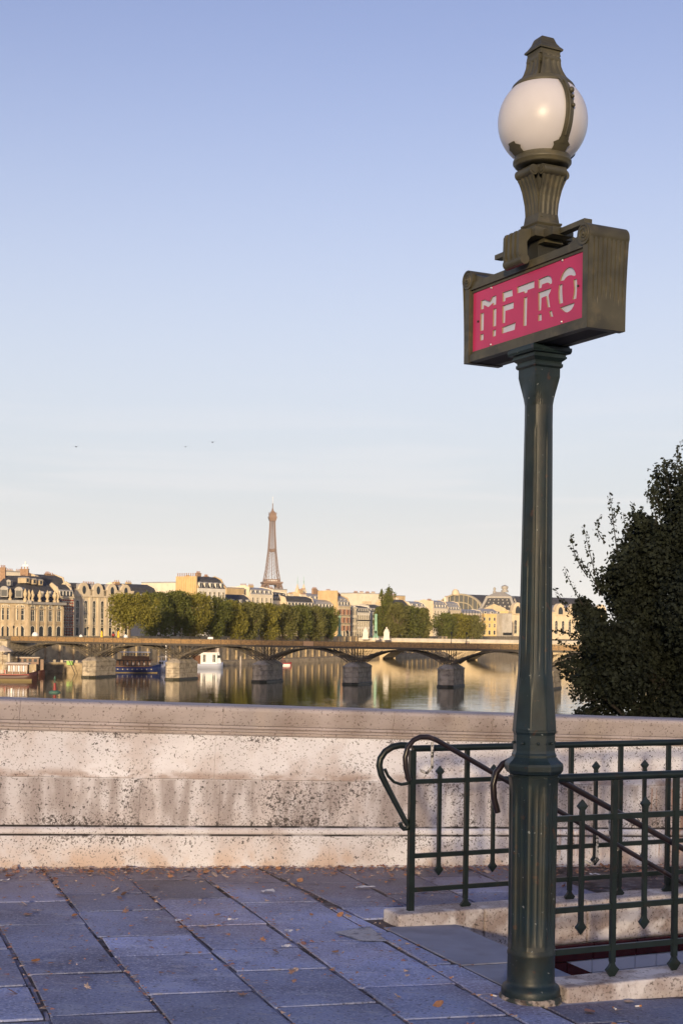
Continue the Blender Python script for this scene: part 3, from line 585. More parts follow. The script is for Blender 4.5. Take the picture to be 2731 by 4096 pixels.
# ------------------------------------------------------------------ lantern
mb = MB()
for h0, h1, z0, z1 in ((.060,.0655,3.387,3.395),(.0655,.0655,3.3955,3.402),(.0565,.0555,3.4025,3.41),(.0555,.052,3.4105,3.44)): sq(mb, h0, h1, z0, z1)
P(mb, 'lantern_foot', M['bronze'])
P(MB().lathe(zp([(.04,3.435),(.038,3.50),(.05,3.56),(.06,3.62),(.07,3.66)]), 24), 'lantern_core', M['dark'])
for sx in (-1, 1):
    for sy in (-1, 1): MB().sphere(sx*.053, sy*.035, Z(3.425), .005, 6).build('rivet', M['bronze'], lamp)
def leaf_plate(prof, nfl, rollz, rollr, rollR, name, parent, th=.009):
    """four fluted leaves around the lantern; prof [(distance, half width, z)]; each ends in a roll"""
    for q in range(4):
        mb = MB(); nu = 4*nfl+1; vs = []
        for (d, hw, z) in prof:
            for i in range(nu):
                u = i/(nu-1)*2-1; g = .0032 if (i//2) % 2 == 1 and .12 < (i/(nu-1)) < .88 else 0
                vs.append((d-g, u*hw, Z(z)))
        nb = len(vs)
        for (d, hw, z) in prof:
            for i in range(nu): u = i/(nu-1)*2-1; vs.append((d-th-.004, u*hw*.96, Z(z)))
        nr = len(prof); fs = []
        for j in range(nr-1):
            for i in range(nu-1):
                fs.append((j*nu+i, j*nu+i+1, (j+1)*nu+i+1, (j+1)*nu+i)); fs.append((nb+j*nu+i+1, nb+j*nu+i, nb+(j+1)*nu+i, nb+(j+1)*nu+i+1))
            for i, sgn in ((0, 1), (nu-1, -1)):
                f = (j*nu+i, (j+1)*nu+i, nb+(j+1)*nu+i, nb+j*nu+i); fs.append(f if sgn > 0 else f[::-1])
        mb.add(vs, fs, 0, False)
        hw = prof[-1][1]; mb.tube([(rollr, -hw-.002, Z(rollz)), (rollr, hw+.002, Z(rollz))], rollR, 20)
        o = mb.build(name, M['bronze'], parent, (0,0,0), (0,0,q*math.pi/2))
        for sg in (-1, 1): MB().tube([(rollr, sg*(hw+.002), Z(rollz)), (rollr, sg*(hw+.0055), Z(rollz))], rollR*.62, 16).build('volute', M['bronze'], o)
leaf_plate([(.052,.050,3.435),(.0535,.050,3.46),(.056,.051,3.49),(.062,.053,3.52),(.071,.052,3.55),(.081,.053,3.575),(.091,.056,3.598),(.100,.057,3.618),(.099,.057,3.634)], 4, 3.622, .083, .0228, 'vase_leaf', lamp)
P(MB().lathe(zp([(.07,3.654),(.112,3.658),(.122,3.663),(.120,3.669),(.129,3.673),(.129,3.684),(.122,3.688),(.124,3.70),(.119,3.711),(.10,3.714)]), 48), 'globe_seat', M['bronze'])
GZ, GR = 3.859, .198
gp = [(GR*math.sin(a), GZ-GR*math.cos(a)) for a in [R(32)+R(112)*i/36 for i in range(37)]]
globe = P(MB().lathe(zp(gp), 64), 'globe', M['globe'])
P(MB().lathe(zp([(.112,4.022),(.137,4.000),(.140,4.006),(.136,4.014),(.120,4.030),(.100,4.040),(.075,4.046)]), 48), 'globe_ring', M['bronze'])
for q in range(4):
    a = q*math.pi/2
    mb = MB(); vs = []; na = 9                             # clasp: a small lug gripping the bottom of the globe
    for j in range(6):
        b_ = R(38)+R(17)*j/5; hw = (.036 if j < 3 else .044 if j < 4 else .024)
        for i in range(na): u = i/(na-1)*2-1; rr = GR+.006; y = u*hw; vs.append((math.sqrt(max(0,(rr*math.sin(b_))**2-y*y)), y, Z(GZ-rr*math.cos(b_))))
    mb.add(vs, [(j*na+i, j*na+i+1, (j+1)*na+i+1, (j+1)*na+i) for j in range(5) for i in range(na-1)]); mb.build('clasp', M['bronze'], lamp, (0,0,0), (0,0,a))
for q, full in ((0, 1), (2, 1)):
    mb = MB(); vs = []; na = 5; nb_ = 24                    # strap over the globe with a hinge bolt
    for j in range(nb_+1):
        b_ = R(48)+R(90)*j/nb_
        for i in range(na): u = i/(na-1)*2-1; rr = GR+.009-.003*abs(u); y = u*.021; vs.append((math.sqrt((rr*math.sin(b_))**2-y*y), y, Z(GZ-rr*math.cos(b_))))
    mb.add(vs, [(j*na+i, j*na+i+1, (j+1)*na+i+1, (j+1)*na+i) for j in range(nb_) for i in range(na-1)])
    rib = [((GR+.012)*math.sin(R(58)+R(72)*k/12), -.004, Z(GZ-(GR+.012)*math.cos(R(58)+R(72)*k/12))) for k in range(13)]; mb.tube(rib, .005, 6)
    so = mb.build('strap', M['bronze'], lamp, (0,0,0), (0,0,q*math.pi/2))
    for b_, rr in ((R(113), .013), (R(104), .008), (R(93), .009)):
        MB().sphere((GR+.014)*math.sin(b_), .012, Z(GZ-(GR+.014)*math.cos(b_)), rr, 8).build('bolt', M['bronze'], so)
leaf_plate([(.098,.085,4.022),(.090,.076,4.032),(.078,.066,4.05),(.068,.056,4.075),(.062,.048,4.10),(.060,.045,4.125),(.0595,.044,4.14)], 3, 4.126, .044, .0175, 'cap_leaf', lamp)
P(MB().lathe(zp([(.045,4.03),(.03,4.06),(.03,4.15)]), 20), 'cap_core', M['dark'])
mb = MB()
for h0, h1, z0, z1 in ((.054,.052,4.142,4.152),(.052,.052,4.1525,4.165),(.061,.062,4.1655,4.172),(.062,.050,4.1725,4.186),(.050,.040,4.1865,4.202),(.040,.033,4.2025,4.222),(.033,.030,4.2225,4.228)): sq(mb, h0, h1, z0, z1)
P(mb, 'finial', M['bronze'])

# ================================================================== STAIR OPENING
stair = empty('metro_stairwell', tw(1.5, .8, -.05), R(24), 'sunken metro stairwell with stone kerbs and tiled side walls', 'stairwell')
SM = stair.matrix_world.copy() if False else Matrix.Translation(tw(1.5, .8, -.05)) @ Matrix.Rotation(R(24), 4, 'Z')
SI = SM.inverted()
def twm(name, m, mb, parent=stair, bev=0):     # geometry given in world t,w,z -> local to the stairwell
    mb.v = [tuple(SI @ tw(x, y, z)) for x, y, z in mb.v]; me = mb.mesh(name)
    if bev: bevel_mesh(me, bev, 2)
    return link(name, me, m, parent)
for t0, t1 in ((.12,1.02),(1.023,2.1),(2.103,3.3),(3.303,4.3)): twm('kerb_stone', M['kerb'], MB().box(t0, t1, -.105, .095, -.25, .032+(.003 if t0 > 2 else 0)), bev=.012)
for t0, t1 in ((.09,.62),(.623,1.30),(1.303,2.45),(2.453,3.6),(3.603,4.3)): twm('kerb_stone', M['kerb'], MB().box(t0, t1, W_FAR-.005, W_FAR+.20, -.19, .05+random.uniform(-.003,.003)), bev=.014)
# far side wall: oxblood moulding over white tiles, tile by tile
twm('side_wall', M['grout'], MB().box(T_NOSE-.05, 4.3, W_FAR+.012, W_FAR+.18, -2.6, -.192))
for k in range(13): twm('moulding_tile', M['tile_red'], MB().box(T_NOSE+k*.30+.002, T_NOSE+(k+1)*.30-.002, W_FAR-.018, W_FAR+.010, -.235, -.193), bev=.005)
for k in range(13): twm('moulding_tile', M['tile_red'], MB().box(T_NOSE+k*.30+.002, T_NOSE+(k+1)*.30-.002, W_FAR-.008, W_FAR+.010, -.290, -.238), bev=.005)
tm = None
for j in range(12):
    for k in range(26):
        t0 = T_NOSE+k*.15-(.075 if j % 2 else 0); z1 = -.293-j*.076
        if z1 < -.06-(t0-T_NOSE)*.53-.62: continue
        lo = -.08-(t0-T_NOSE+.06)*.53
        if z1-.07 < lo-.75 : continue
        if tm is None:
            tm = bevel_mesh(MB().box(-.0735,.0735,-.006,.006,-.0365,.0365).mesh('wall_tile'), .003); tm.materials.append(M['tile_white'])
        link('wall_tile', tm, None, stair, SI @ tw(t0+.075, W_FAR+.006, z1-.038), (0,0,0))
# sloping oxblood skirting that follows the stairs
for t0, t1 in [(T_NOSE+.0, .80), (.80, 1.16)]+[(1.16+.30*k, 1.46+.30*k) for k in range(10)]:
    q = lambda t: min(-.2915, -.25-(t-1.16)*.575)
    mb = MB(); yf, yb = W_FAR-.014, W_FAR+.011
    mb.add([(t0+.003,yf,q(t0)-.5),(t1-.003,yf,q(t1)-.5),(t1-.003,yf,q(t1)),(t0+.003,yf,q(t0)),(t0+.003,yb,q(t0)-.5),(t1-.003,yb,q(t1)-.5),(t1-.003,yb,q(t1)),(t0+.003,yb,q(t0))], [(0,1,2,3),(3,2,6,7),(0,4,5,1),(1,5,6,2),(4,0,3,7)])
    twm('skirting_tile', M['tile_red'], mb)
twm('near_side_wall', M['tile_white'], MB().box(T_NOSE-.05, 4.3, -.09, W_IN-.012, -2.6, -.255))
for k in range(13): twm('step', M['landing'], MB().box(T_NOSE+.002+k*.30, T_NOSE+(k+1)*.30+.03, W_IN-.01, W_FAR+.008, -.40-.159*k-.05, -.215-.159*k), bev=.006)
twm('end_wall', M['tile_white'], MB().box(4.31, 4.45, -.1, W_FAR+.2, -2.6, -.02))
# ------------------------------------------------------------------ railings
def far_line(t, z): p = Vector((.40,7.84,0))+E24*t; return Vector((p.x, p.y, z))
def near_line(t, z): return tw(t, 0, z)
RZ = (.945, .762, .352, .165)
def spear(mb, p, z, sgn, w=.03, h=.075):
    a = R(24); e = E24; q = N24
    rings = [(0, .011), (.010*1, .011), (.022, w*.36), (.040, w*.95), (h, .002)]
    if sgn < 0: rings = [(0,.011),(.008,.010),(.020,w*.5),(.036,w*1.0),(h,.002)]
    vs = []
    for dz, r_ in rings:
        for sx, sy in ((1,1),(-1,1),(-1,-1),(1,-1)):
            o = e*sx*r_+q*sy*min(r_, .009); vs.append((p.x+o.x, p.y+o.y, z+sgn*dz))
    mb.add(vs, [(j*4+i, j*4+(i+1)%4, (j+1)*4+(i+1)%4, (j+1)*4+i) for j in range(len(rings)-1) for i in range(4)]+[(3,2,1,0), tuple(range(len(vs)-4, len(vs)))])
def vbar(mb, p, z0, z1, w=.011, d=.009):
    vs = [p+E24*sx*w+N24*sy*d for sx, sy in ((1,1),(-1,1),(-1,-1),(1,-1))]
    mb.add([(v.x,v.y,z0) for v in vs]+[(v.x,v.y,z1) for v in vs], [(0,1,2,3),(7,6,5,4)]+[((i+1)%4,i,4+i,4+(i+1)%4) for i in range(4)])
def railing(line, t0, t1, bars, label, posts=()):
    base = line(t0, gz(line(t0,0).x)); root = empty('stair_railing', base, 0, label, 'railing', 'railings round the metro stairs')
    def out(mb, name): mb.v = [tuple(Vector(v)-base) for v in mb.v]; return mb.build(name, M['rail'], root)
    out(MB().tube([line(t0+(t1-t0)*k/12, RZ[0]) for k in range(13)], .0185, 14), 'top_rail')
    for z in RZ[1:]: out(MB().bar(line(t0, z), line(t1, z), .016, .026), 'rail')
    for t, kind in bars:
        mb = MB(); p = line(t, 0)
        if kind == 'long': vbar(mb, p, .10, RZ[0]-.012, .0125, .0105); spear(mb, p, .10, -1, .034, .085); out(mb, 'spear_bar')
        else: vbar(mb, p, .30, .775, .0095, .0095); spear(mb, p, .775, 1, .027, .07); spear(mb, p, .305, -1, .027, .07); out(mb, 'spear_bar')
    return root, out
kinds = lambda n0, ts: [(t, 'long' if (k+n0) % 2 == 0 else 'short') for k, t in enumerate(ts)]
far_r, out = railing(far_line, 0, 3.95, kinds(1, [.172*k for k in range(1, 23)]), 'dark green spear-bar railing between the stairs and the parapet')
mb = MB(); vbar(mb, far_line(0, 0), -.10, RZ[0]-.01, .0175, .0145); out(mb, 'end_post')
mb = MB(); vbar(mb, far_line(.70, 0), -.05, .2, .014, .012); out(mb, 'post')
for t in (1.75, 3.4): mb = MB(); vbar(mb, far_line(t, 0), -.05, .2, .014, .012); out(mb, 'post')
# the scrolled end: the top rail bends down and back to the post
def fx(px, py): p = at(px, py, 7.84-.05*(1640-px)/130); return p
crv = [(1640,2982),(1600,2981),(1568,2988),(1540,3006),(1521,3034),(1516,3062),(1524,3098),(1545,3142),(1575,3200),(1605,3256),(1622,3288)]
out(MB().tube([fx(*p) for p in crv], [.0185]*6+[.018,.017,.016,.0155,.015], 14), 'scroll_end')
crl = [(1622,3288),(1632,3302),(1628,3314),(1614,3316),(1604,3306),(1600,3290)]
out(MB().tube([fx(*p) for p in crl], [.015,.0145,.0135,.012,.0115,.011], 10), 'scroll_end')
inn = [(1538,3075),(1552,3105),(1575,3128),(1604,3138),(1628,3134),(1638,3120),(1630,3108),(1620,3112)]
out(MB().tube([fx(*p) for p in inn], [.009,.0085,.0085,.0085,.009,.011,.0105,.009], 10), 'scroll_end')
near_r, out2 = railing(near_line, .06, 4.1, kinds(0, [.086+.172*k for k in range(0, 23)]), 'dark green spear-bar railing joined to the lamp post')
for t in (2.0, 3.9): mb = MB(); vbar(mb, near_line(t, 0), 0, .2, .014, .012); out2(mb, 'post')
# handrails that follow the stairs down
def handrail(w, tpeak, zpeak, slope, label, hooks):
    base = tw(tpeak, w, 0); root = empty('handrail', base, 0, label, 'handrail', 'handrails of the metro stairs')
    pts = []
    for k in range(9): a = R(-28)+R(62+150)*(1-k/8); pts.append(tw(tpeak-.01+.085*math.cos(a+R(0))-.075, w, zpeak-.105+.10*math.sin(a)+0))
    pts = [tw(tpeak-.135, w, zpeak-.235), tw(tpeak-.155, w, zpeak-.17), tw(tpeak-.16, w, zpeak-.11), tw(tpeak-.145, w, zpeak-.055), tw(tpeak-.112, w, zpeak-.018), tw(tpeak-.07, w, zpeak-.001), tw(tpeak-.02, w, zpeak-.002), tw(tpeak+.03, w, zpeak-.020)]
    for k in range(1, 15): pts.append(tw(tpeak+.03+k*.25, w, zpeak-.020-slope*k*.25))
    mb = MB().tube([p-base for p in pts], .0145, 12); mb.build('grab_rail', M['handrail'], root)
    for t, sgn in hooks:
        z = zpeak-.02-max(0, t-tpeak-.03)*slope
        hk = [tw(t, w, z-.01), tw(t, w, z-.10), tw(t+.005, w+sgn*.01, z-.15), tw(t-.005, w+sgn*.05, z-.185), tw(t-.02, w+sgn*.09, z-.175)]
        MB().tube([p-base for p in hk], .0085, 8).build('bracket', M['chipped'], root)
handrail(1.48, .265, 1.018, .53, 'dark handrail curving down in front of the far railing', [(.27, 1), (1.35, 1), (2.7, 1)])
handrail(.13, .03, 1.02, .50, 'dark handrail hooked behind the lamp post', [(.5, -1), (1.6, -1)])
# ------------------------------------------------------------------ litter and leaves
def leaf_mesh(k):
    rnd = random.Random(k); L_, W_ = .05, .028; pts = []
    if k < 3: out_ = [(0,-.5),(.35,-.3),(.5,0),(.3,.3),(0,.5),(-.3,.25),(-.5,-.05),(-.3,-.35)]
    else: out_ = [(0,-.55),(.12,-.25),(.5,-.3),(.25,0),(.45,.3),(.12,.22),(0,.55),(-.15,.2),(-.45,.28),(-.22,0),(-.5,-.3),(-.1,-.22)]
    cu = rnd.uniform(.1,.5)
    vs = [(x*L_*rnd.uniform(.8,1.2), y*W_*1.4*rnd.uniform(.8,1.2), .002+cu*L_*(x*x+y*y)*rnd.uniform(.3,1)) for x, y in out_]+[(0,0,.004)]; n_ = len(out_)
    return MB().add(vs, [(i,(i+1)%n_,n_) for i in range(n_)]).mesh('fallen_leaf')
LM = []
for k in range(6):
    for m in LEAFM:
        me = leaf_mesh(k); me.materials.append(m); LM.append(me)
def blocked(p):
    d = p-LAMP; t_, w_ = d.dot(E24), d.dot(N24)
    return (t_ > .05 and -.15 < w_ < W_FAR+.25) or d.length < .16 or (p-W0).dot(VW) > -.02
cnt = 0; rl = random.Random(11)
while cnt < 300:
    if rl.random() < .5: p = W0+UW*rl.uniform(-.6, 5.2)-VW*abs(rl.gauss(.05, .22))-VW*.03
    elif rl.random() < .6: p = W0+UW*rl.uniform(-.6, 5.4)-VW*rl.uniform(.1, 1.6)
    else: p = Vector((rl.uniform(-1.9, 1.9), rl.uniform(5.6, 8.8), 0))
    if blocked(p): continue
    o = link('fallen_leaf', rl.choice(LM), None, None, (p.x, p.y, gz(p.x)+.008), (rl.uniform(-.55,.55), rl.uniform(-.55,.55), rl.uniform(0,6.3)))
    sc = rl.uniform(.45, 1.2); o.scale = (sc, sc, sc); cnt += 1
    hue = o.data.materials[0].name.split('_')[-1]; dw = -(p-W0).dot(VW); zone = 'against the foot of the parapet' if dw < .12 else 'on the slabs close to the parapet' if dw < .6 else 'on the middle slabs of the pavement' if dw < 1.6 else 'on the nearest slabs'
    sw = (p-W0).dot(UW); side = 'at the far left' if sw < .9 else 'left of centre' if sw < 1.9 else 'in the centre' if sw < 2.9 else 'beside the railing' if sw < 3.9 else 'behind the railing'
    tag(o, 'small dry %s leaf %s, %s' % (hue, zone, side), 'leaf', 'fallen leaves scattered on the pavement')
BIG = [(1335,3494,1.25,'large pale leaf lying near the foot of the parapet'), (1370,3551,1.1,'round tan leaf out on the slabs beside white paper'), (810,3709,1.3,'crumpled brown leaf caught in the slab joint'), (970,3983,1.1,'thin curled leaf at the corner of a front slab'), (1340,3812,.9,'brown leaf lying below the painted triangle'), (2357,4052,1.2,'twisted brown leaf in front of the near kerb'), (2512,4010,1.0,'brown leaf touching the base of the near kerb'), (112,3663,1.1,'pinkish curled leaf on the left slabs')]
for k, (px, py, sc, lb) in enumerate(BIG):
    p = gnd(px, py); o = link('fallen_leaf', LM[(12+k*3) % len(LM)], None, None, (p.x, p.y, p.z+.004), (0,0,k)); o.scale = (sc,)*3; tag(o, lb, 'leaf', 'fallen leaves scattered on the pavement')
mb = MB(); rl = random.Random(5)
for k in range(4200):
    if k < 2200: p = W0+UW*rl.uniform(-.8, 5.6)-VW*(abs(rl.gauss(0, .16))+.02)
    elif k < 2700: p = U20*(rl.choice(S_LINES[4:10])+rl.gauss(0,.012))+V20*rl.uniform(4.8, 9)
    else: p = W0+UW*rl.uniform(-.8,5.6)-VW*rl.uniform(0, 3)
    if blocked(p): continue
    a = rl.uniform(0, 6.3); q = rl.uniform(.004, .021); z = gz(p.x)+.004
    mb.add([(p.x+q*math.cos(a+i*2.1), p.y+.7*q*math.sin(a+i*2.1), z+rl.uniform(0,.010)) for i in range(3)], [(0,1,2)], rl.randrange(4))
tag(mb.build('leaf_litter', LEAFM), 'crumbs of dry leaves along the wall and slab joints', 'litter', kind='stuff')
def paper(px, py, L_, W_, rz, label):
    p = gnd(px, py); mb = MB(); nx = 5; vs = []
    for i in range(nx):
        for j in range(3): vs.append((-L_/2+L_*i/(nx-1)+random.uniform(-.006,.006), -W_/2+W_*j/2+random.uniform(-.005,.005), .004+random.uniform(0,.012)))
    mb.add(vs, [(i*3+j, (i+1)*3+j, (i+1)*3+j+1, i*3+j+1) for i in range(nx-1) for j in range(2)])
    o = mb.build('paper_scrap', M['paper'], None, p+Vector((0,0,.004)), (0,0,rz)); tag(o, label, 'paper', 'scraps of paper on the pavement')
paper(1072,3572,.075,.075,.2,'square white paper scrap out on the slabs by itself'); paper(1460,3556,.11,.05,.3,'long white paper scrap left of the railing end'); paper(1153,3732,.045,.05,.1,'small bright scrap above the wide slab joint')
paper(1145,3793,.05,.03,.5,'thin pale scrap lying in the slab joint'); paper(2378,3504,.07,.05,.3,'white paper seen through the railing bars'); paper(362,3474,.03,.03,.1,'white scrap against the foot of the parapet'); paper(15,3528,.06,.03,.2,'white scrap at the left edge near the wall'); paper(715,3690,.05,.03,.2,'pale scrap in a joint among brown leaves'); paper(934,3687,.05,.02,.2,'flattened white scrap between two slabs')
def butt(px, py, rz, label):
    p = gnd(px, py); r_ = empty('cigarette_butt', p+Vector((0,0,.009)), rz, label, 'cigarette butt', 'cigarette butts near the kerb')
    MB().tube([(-.014,0,0),(.004,0,0)], .0042, 8).build('paper_tube', M['paper'], r_); MB().tube([(.0042,0,0),(.016,0,0)], .0043, 8).build('filter_tip', M['filter'], r_)
butt(2456,4041,R(100),'white cigarette butt upright-looking in front of the kerb'); butt(2550,4032,R(20),'orange cigarette butt to the right in front of the kerb'); butt(1974,3990,R(140),'cigarette butt left of the lamp foot')

# ================================================================== THE CITY ACROSS THE RIVER
def lathe_obj(name, prof, n_, m, parent, loc, smooth=True): return MB().lathe(prof, n_, smooth=smooth).build(name, m, parent, loc)
WCACHE = {}
def window_pair(parent, p, rz, w, h, arch=False, mull=True, sash='sash', shutters=False):
    key = (round(w,1), round(h,1), arch, mull, sash)
    if key not in WCACHE:
        fm = MB(); t = max(.09, w*.09)
        fm.box(-w/2-.12, -w/2+t*.4, -.14, .05, -.1, h); fm.box(w/2-t*.4, w/2+.12, -.14, .05, -.1, h); fm.box(-w/2-.12, w/2+.12, -.2, .05, -.22, -.1)
        if arch:
            pts = [((w/2+.12)*math.cos(a), h+(w/2+.12)*math.sin(a)) for a in [math.pi*k/10 for k in range(11)]]+[((w/2-.02)*math.cos(a), h+(w/2-.02)*math.sin(a)) for a in [math.pi*(10-k)/10 for k in range(11)]]
            for k in range(10): fm.xz([pts[k], pts[k+1], pts[20-k], pts[21-k]], -.14, .05)
        else: fm.box(-w/2-.12, w/2+.12, -.16, .05, h, h+.14)
        if mull:
            fm.box(-.05, .05, -.02, .06, -.1, h)
            for q in (.36, .68): fm.box(-w/2, w/2, -.015, .055, h*q-.04, h*q+.04)
        pm_ = MB()
        if arch: pm_.xz([(-w/2,-.1),(w/2,-.1),(w/2,h)]+[(w/2*math.cos(a), h+w/2*math.sin(a)) for a in [math.pi*k/10 for k in range(1,10)]]+[(-w/2,h)], .0, .04)
        else: pm_.box(-w/2, w/2, .0, .04, -.1, h)
        f = fm.mesh('window'); f.materials.append(M[sash]); g = pm_.mesh('pane'); g.materials.append(M['glass']); WCACHE[key] = (f, g)
    f, g = WCACHE[key]
    o = link('window', f, None, parent, p, (0,0,rz)); link('pane', g, None, o)
    if shutters:
        for sg in (-1, 1): MB().box(-w*.27, w*.27, -.1, -.03, -.05, h).build('shutter', M['shutter'], o, (sg*(w*.5+w*.29), -.1, 0))
    return o
def chimney(parent, x, y, z, L_, W_, h, pots=4, m='brick', rz=0):
    mb = MB(); mb.box(-L_/2, L_/2, -W_/2, W_/2, -2.5, h); mb.box(-L_/2-.1, L_/2+.1, -W_/2-.1, W_/2+.1, h, h+.18)
    o = mb.build('chimney', M[m], parent, (x,y,z), (0,0,rz))
    for k in range(pots): lathe_obj('chimney_pot', [(.17,0),(.15,.5),(.18,.55),(.17,.7)], 8, M['pot'], o, (-L_/2+.3+(L_-.6)*k/max(1,pots-1), 0, h+.17))
    return o
def dormer(parent, x, y, z, w, h, d, m='white_stone', rm='zinc', rz=0, arch=False):
    mb = MB(); mb.box(-w/2-.15, w/2+.15, 0, d, 0, h, 0)
    if arch:
        pts = [((w/2+.3)*math.cos(a), h+(w/2+.3)*.85*math.sin(a)) for a in [math.pi*k/10 for k in range(11)]]; mb.xz(pts, -.12, d, 1, True)
    else: mb.frustum((-w/2-.3,w/2+.3,-.15,d), (-w/2+.1,w/2-.1,.1,d), h, h+.35, 1)
    mb.box(-w/2+.08, w/2-.08, -.03, .05, .25, h-.12, 2)
    return mb.build('dormer', [M[m], M[rm], M['glass']], parent, (x,y,z), (0,0,rz))
class Bld:
    """box building; front face from FL to FR, depth behind it. local frame: x along the front, y to the back, z from street"""
    def __init__(self, name, label, FL, FR, depth, h, m='cream', cat='building', z0=STREET):
        d = Vector((FR[0]-FL[0], FR[1]-FL[1], 0)); self.W = d.length; self.D = depth; self.h = h; self.rz = math.atan2(d.y, d.x)
        self.root = empty(name, (FL[0], FL[1], z0), self.rz, label, cat, 'buildings along the far bank'); self.m = m
        self.wall = MB().box(0, self.W, 0, depth, -1, h).build('wall', M[m], self.root)
        self.trim = []
    def band(self, z, t=.3, out=.25, m=None): MB().box(-out, self.W+out, -out, self.D, z, z+t).build('cornice', M[m or self.m], self.root); return self
    def rows(self, specs, x0=0, x1=None):
        x1 = x1 or self.W
        for (z, hh, n_, w, kw) in specs:
            for k in range(n_): window_pair(self.root, (x0+(x1-x0)*(k+.5)/n_, -.02, z), 0, w, hh, **kw)
        return self
    def siderows(self, specs, side='L'):
        for (z, hh, n_, w, kw) in specs:
            for k in range(n_):
                if side == 'L': window_pair(self.root, (-.02, self.D*(1-(k+.5)/n_), z), -math.pi/2, w, hh, **kw)
                else: window_pair(self.root, (self.W+.02, self.D*(k+.5)/n_, z), math.pi/2, w, hh, **kw)
        return self
    def mansard(self, h1, h2=None, inset=1.6, m='slate', dorm=0, dw=1.1, dh=1.6, gables=True, arch=False, row2=0, gm=None):
        h2 = h2 if h2 is not None else h1*.35; W, D, H = self.W, self.D, self.h; mb = MB()
        e = 0 if gables else inset
        mb.frustum((.02,W-.02,.02,D), (e+.02,W-e-.02,inset,D-inset), H, H+h1); 
        mb.frustum((e+.02,W-e-.02,inset,D-inset), (e*1.3+.02,W-e*1.3-.02,D*.45,D*.55), H+h1, H+h1+h2)
        r = mb.build('roof', M[m], self.root); self.roof = r
        for k in range(dorm): dormer(r, W*(k+.5)/dorm, .25, H+.15, dw, dh, 1.8, arch=arch)
        for k in range(row2): dormer(r, W*(k+.5)/row2, inset*.75, H+h1*.62, dw*.8, dh*.55, 1.2)
        if gables:
            for x in (0, W):
                g = MB(); q = [(0,H-.01),(0,H+.5),(inset*.9,H+h1+.4),(D*.5,H+h1+h2+.4),(D-inset*.9,H+h1+.4),(D,H+.5),(D,H-.01)]
                g.add([(x-.22,y,z) for y, z in q]+[(x+.22,y,z) for y, z in q], [tuple(range(7)), tuple(range(13,6,-1))]+[((i+1)%7,i,7+i,7+(i+1)%7) for i in range(7)]); g.build('gable_wall', M[gm or self.m], self.root)
        return self
    def flat(self, m='zinc', lip=.4): MB().box(-.1, self.W+.1, -.1, self.D+.1, self.h, self.h+lip).build('roof', M[m], self.root); self.roof = self.root.children[-1]; return self
    def chim(self, *lst):
        for (x, y, z, L_, W_, h, p, m, rz) in lst: chimney(self.root, x, y, z, L_, W_, h, p, m, rz)
        return self
FD = Vector((.62,.785,0))       # direction of the quay fronts
def front(pc, Y, W): p = at(pc, 2515, Y); return (p.x, p.y), (p.x+FD.x*W, p.y+FD.y*W)
def front_px(pc, pr, Y):        # length so that the right end appears at pr
    p = at(pc, 2515, Y); q = (pr-CX)/F; t = (q*p.y-p.x)/(FD.x-q*FD.y); return front(pc, Y, t)
def Hz(py, Y, px=900): return at(px, py, Y).z-STREET
arch = dict(arch=True); plain = {}; sm = dict(mull=False); shut = dict(shutters=True, mull=False); nm = dict(mull=False)

# --- the domed institute's pavilion at the far left
p0, p1 = at(-70, 2515, 424), at(112, 2515, 430); p2 = at(252, 2515, 442)
iz = Hz(2406, 430, 60)
b1 = Bld('institute_pavilion', 'weathered limestone pavilion with black slate roof and stone urns at far left', (p0.x,p0.y), (p1.x,p1.y), 30, iz, 'institute')
b1.band(iz-.5, .9, .9, 'lead').band(iz-2.1, .35, .35).band(4.6, .4, .25)
b1.rows([(5.6, 4.2, 3, 2.2, plain), (.2, 2.4, 3, 2.4, dict(arch=True, mull=False)), (iz-1.75, .7, 3, 1.3, nm)])
for k in range(7): MB().box(-.45,.45,-.3,.1,0,iz-1.2).build('pilaster', M['institute'], b1.root, (.4+k*(b1.W-.8)/6, 0, 0))
d2 = Vector((p2.x-p1.x, p2.y-p1.y, 0)); L2 = d2.length; rz2 = math.atan2(d2.y, d2.x)
wing = Bld('institute_wing', 'sunlit limestone side of the slate roofed pavilion, pilasters and arched ground floor', (p1.x+.05,p1.y), (p2.x,p2.y), 16, iz-.3, 'institute')
wing.band(iz-.75, .8, .8, 'lead').band(iz-2.4, .35, .3).band(4.4, .35, .2)
wing.rows([(5.4, 4.2, 4, 1.5, plain), (.2, 2.6, 4, 1.9, dict(arch=True, mull=False)), (iz-2.0, .9, 4, 1.2, nm)])
for k in range(5): MB().box(-.42,.42,-.35,.1,0,iz-1.4).build('pilaster', M['tan'], wing.root, (.4+k*(wing.W-.8)/4, 0, 0))
# its steep roof, one hipped mass over both
mb = MB(); rt = Hz(2300, 440, 60)
a0 = at(-70,2515,425); a1 = at(110,2515,431); a2 = at(248,2515,443); a3 = at(190,2515,474); tops = [at(24,2515,446), at(100,2515,446), at(160,2515,450), at(120,2515,466)]
mb.add([(p.x,p.y,STREET+iz+.4) for p in (a0,a1,a2,a3)]+[(p.x,p.y,STREET+rt) for p in tops], [(0,1,5,4),(1,2,6,5),(2,3,7,6),(3,0,4,7),(4,5,6,7)])
base = wing.root.location
def loc_of(b, p): return b.root.matrix_basis.inverted() @ p if False else (Matrix.Translation(b.root.location) @ Matrix.Rotation(b.rz, 4, 'Z')).inverted() @ Vector(p)
mb.v = [tuple(loc_of(wing, v)) for v in mb.v]; wroof = mb.build('roof', M['slate'], wing.root)
for px_, py_, Y_ in ((112,2318,438),(140,2323,440.5),(166,2327,443)): q = loc_of(wing, at(px_, py_+14, Y_)); dormer(wroof, q.x, q.y, q.z, 1.0, 1.5, 4, 'tan', 'lead', rz=-.1)
